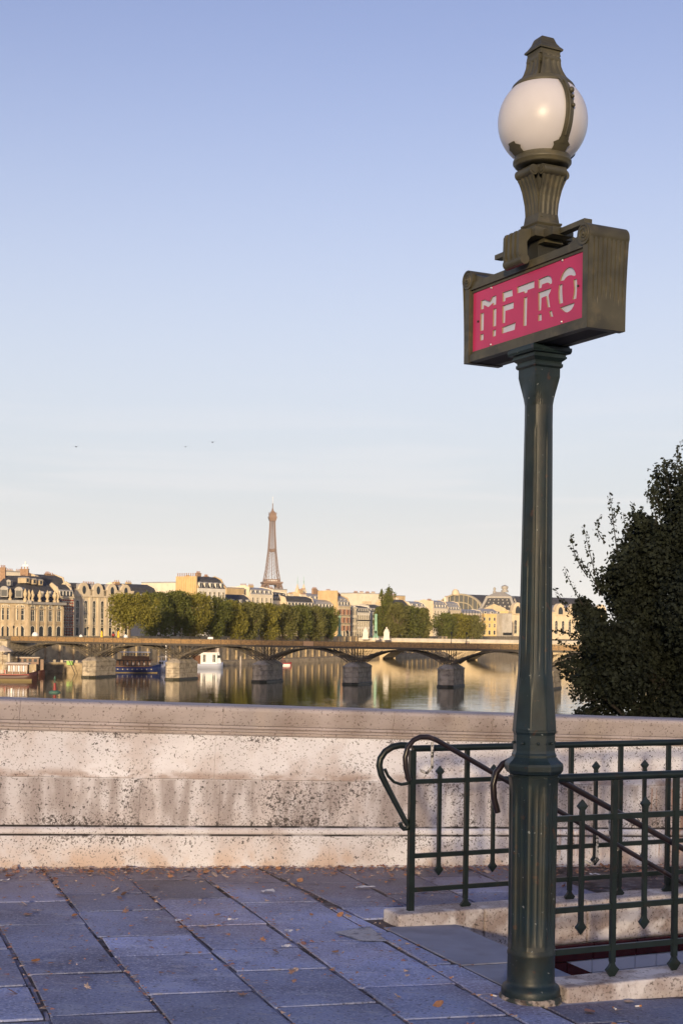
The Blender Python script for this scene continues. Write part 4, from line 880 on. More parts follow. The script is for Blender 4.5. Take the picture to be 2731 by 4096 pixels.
for px_, py_ in ((18,2366),(76,2369)): q = loc_of(wing, at(px_, py_+8, 427.5)); dormer(wroof, q.x, q.y, q.z-1, 1.9, 2.2, 4, 'lead', 'lead', rz=-wing.rz, arch=True)
for px_, py_ in ((36,2330),(130,2389),(168,2376),(200,2376)): q = loc_of(wing, at(px_, py_+4, 434+max(0,px_-112)*.07)); dormer(wroof, q.x, q.y, q.z-.6, .8, 1.2, 3, 'lead', 'lead', rz=-wing.rz, arch=True)
URN = MB().lathe([(.55,0),(.55,1.0),(.42,1.05),(.3,1.2),(.28,1.4),(.6,1.9),(.75,2.4),(.62,2.8),(.35,3.0),(.5,3.15),(.3,3.5),(.12,3.9),(.02,4.05)], 10).mesh('urn'); URN.materials.append(M['tan'])
for k, (px_, pb) in enumerate(((42,2390),(102,2390),(117,2390),(131,2391),(160,2393),(191,2395),(220,2397),(232,2398))): 
    Y_ = 429 if px_ < 112 else 430+(px_-112)*.085; q = loc_of(wing, at(px_, pb, Y_-.2)); link('urn', URN, None, wing.root, (q.x,q.y,iz-.35 if px_>112 else iz-.1), (0,0,0))
for px_, pt, Y_, ww in ((14,2272,444,1.6),(100,2278,462,2.6)): q = loc_of(wing, at(px_, pt, Y_)); chimney(wing.root, q.x, q.y, q.z-4, ww, 1.3, 4, 3, 'brick', -wing.rz)
q = at(103, 2275, 470); mst = MB().tube([(0,0,-14),(0,0,2.4)], [.35,.2], 8); mst.box(-.9,.9,-.1,.1,.9,1.3); tag(mst.build('roof_mast', M['whitep'], None, q), 'white mast rising behind the black slate roof', 'mast')
# rear block with chimney pots behind the roof
f = front_px(-10, 112, 520); Bld('rear_house', 'cream house top with chimney pots behind the slate pavilion', *f, 10, Hz(2286, 520, 40), 'pale').flat().chim(*[(4+k*5.0,5,Hz(2286,520,40),3.4,1,.6,5,'ochre',0) for k in range(3)])
# --- brick-quoined house
f = front_px(240, 293, 447); hh = Hz(2386, 447, 240)
b2 = Bld('quoined_house', 'narrow house with red brick quoins and three dormers', *f, 8, hh, 'cream').mansard(2.6, 1.4, 1.5, 'slate', 4, 1.0, 1.7)
b2.rows([(hh-4.6,3.0,5,1.25,plain),(hh-9,3.2,5,1.25,plain),(.4,3.0,5,1.4,nm)]).band(hh-.35,.4,.3)
for k in range(6):
    for j in range(int(hh/.9)): MB().box(-.32,.32,-.16,.05,0,.52).build('quoin', M['redtrim'], b2.root, (.3+k*(b2.W-.6)/5, 0, j*.9))
f = front_px(170, 268, 478); h2 = Hz(2372, 478, 240)
b2b = Bld('slate_roof_house', 'taller house with steep slate roof and brick chimneys', *f, 14, h2, 'cream').mansard(5.2, 1.2, 2.4, 'slate', 5, 1.0, 1.5)
b2b.chim((-2,6,h2+3.0,1.8,1.2,3.4,3,'brick',0),(7,6,h2+3.0,1.8,1.2,3.6,3,'brick',0),(b2b.W-3,6,h2+5,3.5,1,1.3,5,'brick',0))
# --- academy with round dormers
f = front_px(292, 520, 458); hb = Hz(2381, 458, 310)
b3 = Bld('academy_building', 'cream academy front with tall arched windows and three rounded dormers', *f, 7, hb, 'cream').mansard(3.2, .9, 1.7, 'slate', 0)
b3.rows([(hb-7.3,5.0,7,1.35,arch),(.9,4.2,7,1.35,nm),(hb-8.9,1.2,7,1.2,nm)]).band(hb-.4,.5,.5).band(hb-9.7,.3,.35).band(hb-10.3,.25,.2)
for k in range(8): MB().box(-.5,.5,-.28,.1,0,hb-.5).build('pilaster', M['cream'], b3.root, (.4+k*(b3.W-.8)/7, 0, 0))
for k in range(4):
    x = b3.W*(.17+k*.245); mb = MB(); prof = [(2.2*math.cos(a), 1.6+2.5*math.sin(a)) for a in [math.pi*i/12 for i in range(13)]]+[(-2.2,-.2),(2.2,-.2)]
    mb.xz(prof, -.35, .3, 0, False); mb.xz([(p[0]*.9,p[1]*.95) for p in prof], .301, 2.6, 1, True)
    for sx in (-1, 1): mb.box(sx*2.9-.7, sx*2.9+.7, -.3, .3, -.2, 1.6); mb.box(sx*2.9-.85, sx*2.9+.85, -.4, .35, 1.6, 2.0)
    o = mb.build('round_dormer', [M['cream'], M['lead']], b3.root, (x,-.05,hb+.1)); o2 = MB().xz([(.75*math.cos(a), 1.75+1.35*math.sin(a)) for a in [2*math.pi*i/14 for i in range(14)]], -.42, -.36).build('pane', M['glass'], o)
MB().box(.2,b3.W,-.15,.25,hb+.1,hb+1.1).build('parapet', M['cream'], b3.root)
b3.chim((10,4,hb+3.4,5,1,.5,7,'ochre',0),(22,4,hb+3.4,3,1,.8,3,'brick',0))
# --- slate roof behind the first tree, pale party wall, tall ochre gable
f = front_px(500, 640, 534); hb = Hz(2392, 534, 540); Bld('zinc_roof_house', 'house with big dark zinc and slate roof behind round tree', *f, 16, hb, 'pale').mansard(4.2, 1.4, 3.2, 'slate', 3, .9, 1.3).chim((3,8,hb+5,2.4,1,1,3,'ochre',0),(9,8,hb+5,2.4,1,1,3,'ochre',0))
f = front_px(700, 760, 585); hb = Hz(2330, 585, 640); B5 = Bld('party_wall_house', 'blank pale cream party wall beside the ochre gable', *f, 20, hb, 'pale').flat()
f = front_px(792, 900, 560); hb = Hz(2352, 560, 820)
b6 = Bld('gable_house', 'tall ochre gabled house crowned by rows of chimney pots', *f, 12, hb, 'white_stone').mansard(3.6, 1.2, 2.6, 'slate', 5, 1.1, 2.0, gm='ochre')
MB().box(-.9,-.3,.4,11.6,hb-12,Hz(2304,560,740)).build('chimney_wall', M['ochre'], b6.root)
for k in range(9): MB().box(-1.15,-.9,.9+k*1.25,1.35+k*1.25,hb-12,Hz(2304,560,740)-.4).build('flue', M['yellow_stone'], b6.root)
for k in range(9): lathe_obj('chimney_pot', [(.2,0),(.16,.9),(.22,1.0),(.2,1.3)], 8, M['pot'], b6.root, (-.6,1.2+k*1.2,Hz(2304,560,740)-.05))
b6.rows([(hb-4,2.6,6,1.1,plain),(hb-8,2.6,6,1.1,plain)]).chim((6,6,hb+3.8,2.2,1.2,2.2,4,'brick',0),(10.5,6,hb+3.5,2.0,1.2,1.4,4,'brick',0))
# --- cluster of pale gables and zinc roofs under the tower
f = front_px(1000, 1090, 640); hb = Hz(2376, 640, 1020); g1 = Bld('pale_gable_house', 'pale cream gable with zinc roof left below the tower', *f, 14, hb, 'pale').mansard(2.4, .8, 1.6, 'zinc', 5, 1.0, 1.6, gm='pale')
MB().box(-.6,-.25,.2,13.8,0,Hz(2346,640,960)).build('gable_wall', M['pale'], g1.root); g1.rows([(hb-4,2.4,5,1.1,plain)]); g1.chim((-.4,4,hb+2.8,3.5,.8,1,5,'pale',math.pi/2),(8,7,hb+3,3,.8,1,4,'ochre',0))
f = front_px(905, 975, 628); hb = Hz(2352, 628, 920); Bld('ochre_gable_house', 'plain ochre gable just right of the white dormered house', *f, 12, hb, 'ochre').flat().chim((3,5,hb,3,.8,.7,4,'brick',0))
f = front_px(890, 1010, 590); hb = Hz(2410, 590, 920); Bld('low_slate_house', 'low dark slate roof just above the tree tops', *f, 11, hb, 'cream').mansard(2.4, 1.2, 2.6, 'slate', 4, .9, 1.1)
f = front_px(1082, 1150, 665); hb = Hz(2402, 665, 1110); g2 = Bld('black_dormer_house', 'black roofed house with pale dormers beneath the tower', *f, 13, hb, 'pale').mansard(3.6, .6, 1.6, 'slate', 5, 1.1, 1.6, row2=4).rows([(hb-4,2.4,5,1.1,plain)])
f = front_px(1090, 1146, 700); hb = Hz(2358, 700, 1115); Bld('tower_screen_house', 'pale flat-topped wall hiding the foot of the tower', *f, 16, hb, 'pale').flat().chim((4,5,hb,3,.8,.8,4,'brick',0))
f = front_px(1150, 1258, 668); hb = Hz(2428, 668, 1200); g3 = Bld('long_dormer_house', 'long slate roof with a row of white dormers', *f, 13, hb, 'cream').mansard(4.2, 1.2, 1.9, 'slate', 8, 1.2, 2.0).rows([(hb-3.6,2.2,8,1.1,plain)]); g3.chim((9,6,hb+4.6,3,1,1.6,5,'pale',0),(18,6,hb+4.6,4,1,1.6,5,'pale',0))
f = front_px(1215, 1335, 705); hb = Hz(2398, 705, 1260); g4 = Bld('chimney_house', 'ochre house crowded with chimney stacks right of the tower', *f, 14, hb, 'tan').mansard(2.4, 1.0, 2, 'zinc', 6, 1.0, 1.4); g4.chim(*[(3+k*5.5,5+(k%2)*3,hb+2.4,3.2,1.1,2.0+(k%3)*.6,5,('ochre','pale','brick')[k%3],0) for k in range(5)])
f = front_px(1262, 1340, 690); hb = Hz(2432, 690, 1300); Bld('grey_dormer_house', 'grey roofed house with dormers left of the shuttered house', *f, 12, hb, 'cream').mansard(3.2, 1.0, 1.8, 'zinc', 6, 1.1, 1.8).rows([(hb-4,2.4,6,1.1,plain),(hb-7.5,2.4,6,1.1,plain)])
# twin spires far behind
for k, px_ in enumerate((1189, 1214)):
    p = at(px_, 2400, 1700); sp_ = empty('church_spire', (p.x,p.y,STREET), 0, 'left of the two slender pale church spires' if k == 0 else 'right of the two slender pale church spires', 'spire', 'twin church spires')
    zt = at(px_, 2306, 1700).z-STREET; zb = at(px_, 2368, 1700).z-STREET
    MB().box(-3.6,3.6,-3.6,3.6,0,zb).build('tower', M['cream'], sp_); lathe_obj('spire_cone', [(3.6,zb),(.35,zt-9)], 8, M['cream'], sp_, (0,0,0), False); lathe_obj('finial', [(.35,zt-9),(.5,zt-6),(.25,zt-5),(.2,zt)], 6, M['copper'], sp_, (0,0,0))
# --- houses at the far bridge head
f = front_px(1352, 1400, 700); hb = Hz(2424, 700, 1370); h1 = Bld('shuttered_house', 'tall cream house with red shutters at the bridge head', *f, 13, hb, 'cream').mansard(3.8, 1.4, 2.2, 'zinc', 4, 1.2, 1.9, row2=3, gm='ochre')
h1.rows([(hb-4.2,2.6,3,1.2,shut),(hb-8.2,2.6,3,1.2,shut),(hb-12.2,2.6,3,1.2,shut),(.6,2.6,3,1.4,nm)]).band(hb-.3,.35,.4).band(hb-8.8,.2,.5,'iron').band(hb-4.8,.2,.5,'iron').chim((2,6,hb+4.4,3.5,1.1,1.6,6,'brick',0),(7,6,hb+4.4,3.2,1.1,1.6,6,'brick',0))
MB().box(-.7,-.25,.2,12.6,0,Hz(2362,700,1340)).build('gable_wall', M['ochre'], h1.root)
f = front_px(1401, 1425, 716); hb = Hz(2430, 716, 1410); Bld('narrow_white_house', 'narrow pale house next to the shuttered house', *f, 12, hb, 'pale').flat('lead').rows([(hb-3.6-k*3.7,2.3,3,1.0,sm) for k in range(5)]).band(hb-.4,.5,.4)
f = front_px(1427, 1478, 722); hb = Hz(2450, 722, 1450); h3 = Bld('white_corner_house', 'white house with slate attic beside the green column', *f, 14, hb, 'white_stone').mansard(2.8, .8, 1.2, 'slate', 6, 1.1, 1.9).band(hb-.2,.3,.3); h3.rows([(hb-3.4,2.0,6,1.0,nm),(hb-7.0,2.2,6,1.0,plain),(hb-10.5,2.2,6,1.0,plain),(.5,2.4,6,1.2,nm)]).band(hb-4.2,.5,.6,'iron')
f = front_px(1482, 1530, 742); hb = Hz(2448, 742, 1490); Bld('dark_side_house', 'grey house half hidden by the tall poplars', *f, 12, hb, 'grey_stone').mansard(3, 1, 1.6, 'slate', 4, 1, 1.6).rows([(hb-3.8-k*3.6,2.4,4,1.1,plain) for k in range(4)])
p0 = at(1412,2515,800); p1 = at(1522,2515,812); hb = Hz(2374, 800, 1460); bw = Bld('big_blank_wall', 'broad blank cream wall rising behind the bridge head houses', (p0.x,p0.y), (p1.x,p1.y), 12, hb, 'pale').flat('zinc'); bw.chim(*[(3+k*4.2,2,hb,2.6,.8,.6,5,('brick','pale')[k%2],0) for k in range(4)])
MB().box(bw.W*.3,bw.W*.62,-.5,-.05,0,Hz(2404,800,1460)).build('lean_wall', M['cream'], bw.root)
p0 = at(1525,2515,830); p1 = at(1618,2515,845); hb = Hz(2382, 830, 1580); Bld('ochre_rear_wall', 'ochre wall with chimney pots behind the poplars', (p0.x,p0.y), (p1.x,p1.y), 12, hb, 'ochre').flat('zinc').chim(*[(2.5+k*3.4,2,hb,2.6,.8,.5,4,'brick',0) for k in range(4)])
f = front_px(1560, 1640, 800); hb = Hz(2432, 800, 1600); Bld('triangular_roof_house', 'house with pointed slate roofs behind poplar trees', *f, 12, hb, 'tan').mansard(3.2, 1.8, 3, 'slate', 0).chim((14,6,hb+2,2,1.4,4,3,'pale',0))
f = front_px(1642, 1700, 830); hb = Hz(2425, 830, 1660); Bld('small_pale_house', 'small pale house in the gap between the tree groups', *f, 12, hb, 'pale').mansard(2, 1, 2, 'zinc', 3, 1, 1.2).rows([(hb-4-k*3.6,2.4,4,1.1,plain) for k in range(4)])
f = front_px(1732, 1790, 850); hb = Hz(2432, 850, 1720); k1 = Bld('large_gable_house', 'large plain cream gable left of the glass station roof', *f, 14, hb, 'pale').mansard(3.8, 1, 2.4, 'zinc', 5, 1.1, 1.8, row2=4, gm='cream').rows([(hb-4-k*3.6,2.4,5,1.1,plain) for k in range(3)])
MB().box(-.7,-.25,-.2,13.8,0,Hz(2402,850,1680)).build('gable_wall', M['cream'], k1.root); k1.chim((4,6,hb+3.6,4,1,1.2,6,'brick',0))
f = front_px(1792, 1842, 880); hb = Hz(2440, 880, 1810); Bld('zinc_dormer_house', 'house with steep zinc roof and dormers before the station', *f, 13, hb, 'cream').mansard(4.4, 1, 2.6, 'zinc', 5, 1.1, 1.6, row2=4).rows([(hb-4-k*3.6,2.4,5,1.1,plain) for k in range(3)]).chim((6,6,hb+4,2.6,1.4,4,3,'pale',0))
# scaffolded house: poles and decks as parts
f = front_px(1845, 1925, 905); hb = Hz(2452, 905, 1880); sc_ = Bld('scaffolded_house', 'house wrapped in scaffolding left of the yellow palace', *f, 13, hb, 'pale').mansard(1.6, .8, 1.5, 'zinc', 0)
for k in range(8): MB().bar((sc_.W*k/7,-1.2,0),(sc_.W*k/7,-1.2,hb+1.5),.2).build('scaffold_pole', M['iron'], sc_.root)
for k in range(6): MB().box(0,sc_.W,-1.5,-.4,hb-1.5-k*2.2,hb-1.3-k*2.2).build('scaffold_deck', M['board'], sc_.root)
p0 = at(1926,2515,930); p1 = at(2006,2515,935); hb = Hz(2456, 930, 1960); yp = Bld('yellow_palace', 'square yellow stone palace in front of the domed station', (p0.x,p0.y), (p1.x,p1.y), 20, hb, 'yellow_stone').mansard(1.2, 2.4, 2, 'zinc', 3, 1.4, 1.4, gables=False).band(hb-.5,.7,.5).band(hb*.66,.3,.2).band(hb*.34,.3,.2)
yp.rows([(hb*.72,2.0,4,1.2,nm),(hb*.43,2.4,4,1.3,plain),(hb*.12,2.6,4,1.5,nm)])
p0 = at(2007,2515,928); p1 = at(2046,2515,932); hb = Hz(2456, 930, 2030); gs = Bld('sheeted_house', 'house front hung with grey sheeting beside the lamp post', (p0.x,p0.y), (p1.x,p1.y), 18, hb, 'grey_stone').flat('zinc'); MB().box(.5,gs.W*.9,-1,-.3,1.5,3.2).build('hoarding', M['iron'], gs.root)
# --- the old station with its glass barrel roof and corner dome
YS = 1010; p0 = at(1745,2515,YS+60); p1 = at(1925,2515,YS+20); st = empty('old_station', (p0.x,p0.y,STREET), math.atan2(p1.y-p0.y,p1.x-p0.x), 'old railway station with glass barrel roof and slate corner dome', 'building', 'buildings along the far bank')
Wst = (Vector((p1.x,p1.y))-Vector((p0.x,p0.y))).length; hs = Hz(2440, YS+40, 1830); rise = Hz(2374, YS+40, 1830)-hs
MB().box(0,Wst,0,60,0,hs).build('wall', M['cream'], st)
def arc(rx, rz_, n_=20): return [(Wst/2+rx*math.cos(a), hs+rz_*math.sin(a)) for a in [math.pi*k/n_ for k in range(n_+1)]]
o = MB().xz(arc(Wst/2-.4, rise-.5), 1, 120, 0, True).build('barrel_roof', M['slate'], st); MB().xz(arc(Wst/2-1.2, rise-1.4), .3, .9).build('glass_gable', M['glassroof'], o)
ou, inn_ = arc(Wst/2, rise), arc(Wst/2-1.0, rise-1.2); mb = MB()
for k in range(20): mb.xz([ou[k], ou[k+1], inn_[k+1], inn_[k]], -.6, 1.2)
mb.build('arch_rim', M['yellow_iron'], st)
ou, inn_ = arc((Wst/2)*.62, rise*.5), arc((Wst/2)*.62-.7, rise*.5-.8); mb = MB()
for k in range(20): mb.xz([ou[k], ou[k+1], inn_[k+1], inn_[k]], -.3, .25)
mb.build('arch_rim', M['yellow_iron'], st)
for k in range(1, 10):
    x = Wst*k/10; z1 = hs+(rise-1)*math.sqrt(max(0, 1-((x-Wst/2)/(Wst/2))**2)); MB().box(x-.18,x+.18,-.2,.2,hs,z1).build('glazing_bar', M['yellow_iron'], st)
mb = MB(); mb.lathe([(2.6,hs+rise-1),(2.8,hs+rise+1),(2.0,hs+rise+2.6),(.6,hs+rise+3.4)], 10, cx=Wst*.42, cy=0); mb.box(Wst*.42-3.6,Wst*.42+3.6,-1,1,hs+rise-1.5,hs+rise-.1); mb.build('crest', M['cream'], st)
YD = 985; p0 = at(1915,2515,YD); p1 = at(2062,2515,YD-6); dm = empty('station_pavilion', (p0.x,p0.y,STREET), math.atan2(p1.y-p0.y,p1.x-p0.x), 'square slate dome with lantern spire on the old station corner', 'building', 'buildings along the far bank')
Wd = (p1-p0).length; hd = Hz(2440, YD, 1990); ht = Hz(2392, YD, 1990)
MB().box(0,Wd,0,Wd,0,hd).build('wall', M['cream'], dm)
a_, b_ = (0,Wd,0,Wd), (Wd*.16,Wd*.84,Wd*.16,Wd*.84)
mb = MB(); prev = a_; zp_ = hd
for k in range(1, 6):
    u = k/5; e = Wd*.17*(u**.7); cur = (e,Wd-e,e,Wd-e); z = hd+(ht-hd)*u; mb.frustum(prev, cur, zp_, z); prev = cur; zp_ = z
dr = mb.build('dome', M['slate'], dm)
for sx in (0, 1):
    for sy in (0, 1):
        pts = []
        for k in range(7): u = k/6; e = Wd*.17*(u**.7); pts.append((e if not sx else Wd-e, e if not sy else Wd-e, hd+(ht-hd)*u))
        MB().tube(pts, 1.1, 6).build('hip_rib', M['lead'], dr)
for j, nn in ((.3, 6), (.6, 5), (.85, 5)):
    for k in range(nn):
        e = Wd*.17*(j**.7); x = e+3+(Wd-2*e-6)*k/(nn-1); mb = MB(); mb.tube([(x,e-.5,hd+(ht-hd)*j),(x,e-.1,hd+(ht-hd)*j)], (.7 if j < .5 else .45), 10); mb.build('round_light', M['lead'], dr)
mb = MB(); mb.box(Wd*.15,Wd*.85,Wd*.15,Wd*.85,ht,ht+1.2); mb.frustum((Wd*.17,Wd*.83,Wd*.17,Wd*.83),(Wd*.40,Wd*.60,Wd*.4,Wd*.6),ht+1.2,ht+4.4); mb.build('dome_terrace', M['lead'], dm)
zt = Hz(2336, YD, 2008); x = Wd*.62; lathe_obj('lantern', [(2.6,ht+4.3),(2.6,ht+5.5),(1.6,ht+6),(2.4,ht+7),(2.5,ht+8.2),(1.4,ht+9),(1.1,zt-4),(.4,zt-1.2),(.5,zt-.6),(.1,zt)], 10, M['lead'], dm, (x,Wd*.5,0))
lathe_obj('small_finial', [(1.2,ht+3),(1.2,ht+5),(.5,ht+5.4),(1.1,ht+6.6),(.3,ht+7.8)], 8, M['lead'], dm, (Wd*.34,Wd*.5,0))
# pedimented block before the dome, and the station front that runs on behind the lamp post
p0 = at(1915,2515,960); p1 = at(2030,2515,962); hb = Hz(2444, 960, 1960); pb = Bld('pediment_block', 'ochre block with low pediment before the slate dome', (p0.x,p0.y), (p1.x,p1.y), 10, hb, 'yellow_stone'); W_ = pb.W
MB().xz([(0,hb),(W_,hb),(W_*.88,hb+2.2),(W_*.5,Hz(2415,960,1960)),(W_*.12,hb+1.2)], -.1, 9).build('pediment', M['tan'], pb.root)
p0 = at(2046,2515,975); p1 = at(2420,2515,1010); hb = Hz(2446, 980, 2100); sf = Bld('museum_building', 'long cream station front with arched bays right of the dome', (p0.x,p0.y), (p1.x,p1.y), 30, hb, 'cream').mansard(3, 2, 4, 'zinc', 0, gables=False).band(hb-.6,.8,.6)
for k in range(7):
    x = 4.0+k*(sf.W-8)/6; mb = MB(); q = [(3.6*math.cos(a), 1.5+4.6*math.sin(a)) for a in [math.pi*i/12 for i in range(13)]]+[(-3.6,-2),(3.6,-2)]; mb.xz(q, -1.0, 3, 0)
    o = mb.build('arched_dormer', M['cream'], sf.root, (x,0,hb)); MB().xz([(p_[0]*.52,p_[1]*.62-.2) for p_ in q], -1.1, -1.02).build('pane', M['glass'], o)
sf.rows([(hb*.15,hb*.45,14,2.2,arch)])
MB().box(9.5,11.8,-.9,-.5,2,hb*.6).build('banner', M['redp'], sf.root)

# ------------------------------------------------------------------ the iron lattice tower
YE = 3518; pe = at(1084, 2515, YE); tower = empty('lattice_tower', (pe.x,pe.y,STREET), R(12), 'brown iron lattice tower rising above the rooftops', 'tower')
def hw(z):
    pts = [(0,62),(57,35.5),(115,19.5),(150,14.0),(196,9.3),(240,6.8),(276,5.8)]
    for (a, wa), (b2_, wb) in zip(pts, pts[1:]):
        if z <= b2_: return wa+(wb-wa)*(z-a)/(b2_-a)
    return 5.8
mb = MB(); levels = [118]
while levels[-1] < 268: levels.append(levels[-1]+max(5.5, hw(levels[-1])*.62))
for z0, z1 in zip(levels, levels[1:]):
    w0, w1 = hw(z0), hw(z1)
    for q in range(4):
        Rq = Matrix.Rotation(q*math.pi/2, 3, 'Z'); V = lambda x, y, z: Rq @ Vector((x,y,z)); k0, k1 = w0*(.42+.2*(z0-118)/150), w1*(.42+.2*(z1-118)/150)
        mb.bar(V(-w0,-w0,z0), V(-w1,-w1,z1), 1.1); th_ = .48
        for xa, xb in ((-w0,-w0+k0*1.0),(w0-k0,w0)):
            ya, yb = (-w1,-w1+k1) if xa == -w0 else (w1-k1, w1)
            mb.bar(V(xa,-w0,z0), V(yb,-w1,z1), th_); mb.bar(V(xb,-w0,z0), V(ya,-w1,z1), th_); mb.bar(V(xa,-w0,z0), V(xb,-w0,z0), th_)
        mb.bar(V(-w0+k0,-w0,z0), V(-w1+k1,-w1,z1), .75); mb.bar(V(w0-k0,-w0,z0), V(w1-k1,-w1,z1), .75)
        mb.bar(V(-w0+k0,-w0,z0), V(w1-k1,-w1,z1), th_*.8); mb.bar(V(w0-k0,-w0,z0), V(-w1+k1,-w1,z1), th_*.8)
    mb.bar((0,0,z0),(0,0,z1),1.4)
tag(mb.build('lattice_shaft', M['eiffel'], tower), kind='stuff')
for sx in (-1, 1):
    for sy in (-1, 1):
        mb = MB()
        for z0, z1 in ((0,30),(30,57),(57,85),(85,116)):
            w0, w1 = hw(z0), hw(z1); s0, s1 = (25,20,15,12)[(0,30,57,85).index(z0)], (20,15,12,10)[(0,30,57,85).index(z0)]
            c0, c1 = [(w0,w0),(w0-s0,w0),(w0-s0,w0-s0),(w0,w0-s0)], [(w1,w1),(w1-s1,w1),(w1-s1,w1-s1),(w1,w1-s1)]
            for i in range(4):
                A0 = (sx*c0[i][0],sy*c0[i][1],z0); A1 = (sx*c1[i][0],sy*c1[i][1],z1); Bq = (sx*c1[(i+1)%4][0],sy*c1[(i+1)%4][1],z1); B0_ = (sx*c0[(i+1)%4][0],sy*c0[(i+1)%4][1],z0)
                mb.bar(A0,A1,2.2); mb.bar(A0,Bq,1.2); mb.bar(B0_,A1,1.2); mb.bar(A1,Bq,1.4)
        mb.build('leg', M['eiffel'], tower)
MB().box(-38,38,-38,38,54,60).build('first_platform', M['eiffel'], tower)
mb = MB(); mb.frustum((-20,20,-20,20),(-24,24,-24,24),110,114); mb.box(-24.5,24.5,-24.5,24.5,114,117.5); mb.box(-17,17,-17,17,117.5,124); mb.build('second_platform', M['eiffel'], tower)
for k in range(6): MB().box(-12+k*4.2,-9.6+k*4.2,-17.4,-17.05,119,122).build('kiosk_window', M['whitep'], tower)
MB().box(-6.5,6.5,-6.5,6.5,192,199).build('middle_platform', M['eiffel'], tower)
mb = MB(); mb.frustum((-7.4,7.4,-7.4,7.4),(-9.6,9.6,-9.6,9.6),268,276); mb.box(-10,10,-10,10,276,279); mb.box(-8.2,8.2,-8.2,8.2,279,285); mb.box(-9,9,-9,9,285,286.5); mb.frustum((-7,7,-7,7),(-3.5,3.5,-3.5,3.5),286.5,293); mb.lathe([(2.4,293),(2.2,298),(1.2,300)], 10); mb.build('top_platform', M['eiffel'], tower)
for k in range(10): a = k*.628; MB().bar((9*math.cos(a),9*math.sin(a),286),(10.5*math.cos(a),10.5*math.sin(a),290),.6).build('aerial', M['eiffel'], tower)
mb = MB(); mb.tube([(0,0,299),(0,0,312)], 1.0, 6); mb.build('mast', M['eiffel'], tower); mb = MB().tube([(0,0,312),(0,0,327)], .45, 6); mb.box(-1.1,1.1,-1.1,1.1,326.5,327.6); mb.build('antenna', M['whitep'], tower)

# ================================================================== THE FOOTBRIDGE
BP = lambda t: Vector((-62.3+22.1*t, 367-7.4*t, 0)); bd = (BP(1)-BP(0)).normalized(); bnrm = Vector((-bd.y, bd.x, 0)); SPAN = (BP(1)-BP(0)).length
o0 = BP(0); brz = math.atan2(bd.y, bd.x)
bridge = empty('iron_footbridge', (o0.x,o0.y,WATER), brz, 'low iron arch footbridge with padlock-covered railings on stone piers', 'bridge')
DECK = -2.75-WATER; HW = 4.6; SPR = -6.7-WATER        # local heights above the water
T0, T1 = -1.0, 6.4
MB().box(T0*SPAN, T1*SPAN, -HW, HW, DECK-.3, DECK).build('deck', M['bridge_iron'], bridge)
M['fascia'] = mat('fascia_dark_iron', (.045,.036,.026), .6, vary=.3, scale=1)
for sy in (-1, 1): MB().box(T0*SPAN, T1*SPAN, sy*(HW+.16)-.15, sy*(HW+.16)+.15, DECK-.40, DECK+.08).build('fascia_beam', M['fascia'], bridge)
pier_m = None
for k in range(0, 7):
    x = k*SPAN; mb = MB()
    w, Lp = 1.95, 7.0; foot = [(x-w,-Lp+1.6),(x-.9,-Lp),(x+.9,-Lp),(x+w,-Lp+1.6),(x+w,Lp-1.6),(x+.9,Lp),(x-.9,Lp),(x-w,Lp-1.6)]
    zs = [-1.5, .45, 1.65, 2.85, 4.05]
    root_p = None
    for j, (z0, z1) in enumerate(zip(zs, zs[1:])):
        g = 1.05 if j == 0 else 1.0; ft = [(x+(p[0]-x)*g, p[1]*g) for p in foot]
        me = bevel_mesh(MB().prism(ft, z0, z1-.02).mesh('pier_course'), .09)
        ob = link('pier' if j == 0 else 'pier_course', me, M['wet'] if j == 0 else M['pier'], bridge if j == 0 else root_p); root_p = root_p or ob
    ft = [(x+(p[0]-x)*1.04, p[1]*1.03) for p in foot]; tp = [(x+(p[0]-x)*.45, p[1]*.72) for p in foot]; mb = MB(); n_ = 8
    mb.add([(p[0],p[1],4.05) for p in ft]+[(p[0],p[1],4.3) for p in ft]+[(p[0],p[1],5.25) for p in tp], [(i,(i+1)%n_,n_+(i+1)%n_,n_+i) for i in range(n_)]+[(n_+i,n_+(i+1)%n_,2*n_+(i+1)%n_,2*n_+i) for i in range(n_)]+[tuple(range(2*n_,3*n_))])
    mb.build('pier_cap', M['pier'], root_p)
# arches: five ribs in every span, radiating struts over every pier
RIBY = (-4.4,-2.2,0,2.2,4.4)
def arch_z(u): return SPR+.25+(DECK-.55-SPR-.25)*(1-(2*u-1)**2)**.86
for sp_i in range(-1, 7):
    xa, xb = sp_i*SPAN+(1.0 if sp_i >= 0 else .6), (sp_i+1)*SPAN-1.0
    if xa > T1*SPAN: break
    for y in RIBY:
        pts = [(xa+(xb-xa)*k/16, arch_z(k/16)) for k in range(17)]; mb = MB()
        for (x0, z0), (x1, z1) in zip(pts, pts[1:]): mb.bar((x0,y,z0),(x1,y,z1),.14,.24)
        mb.build('arch_rib', M['bridge_iron'], bridge)
    for q in (.25, .4, .6, .75):
        x = xa+(xb-xa)*q; MB().bar((x,-4.4,arch_z(q)),(x,4.4,arch_z(q)),.12).build('cross_tie', M['bridge_iron'], bridge)
for k in range(0, 7):
    x = k*SPAN
    for y in RIBY:
        mb = MB(); mb.bar((x-.0,y,SPR+.2),(x,y,DECK-.4),.2)
        for sg in (-1, 1):
            for q, dx in enumerate((2.6,5.4)):
                mb.bar((x+sg*.4,y,SPR+.4+q*.3),(x+sg*dx,y,DECK-.5),.09)
            mb.bar((x+sg*.8,y,SPR+.9),(x+sg*7.6,y,DECK-.75),.12)
        mb.build('spandrel_frame', M['bridge_iron'], bridge)
    for q in (-3.3,-1.1,1.1,3.3): MB().bar((x-1.6,q-1.1,SPR+1.2),(x+1.6,q+1.1,DECK-.9),.1).build('wind_brace', M['bridge_iron'], bridge)
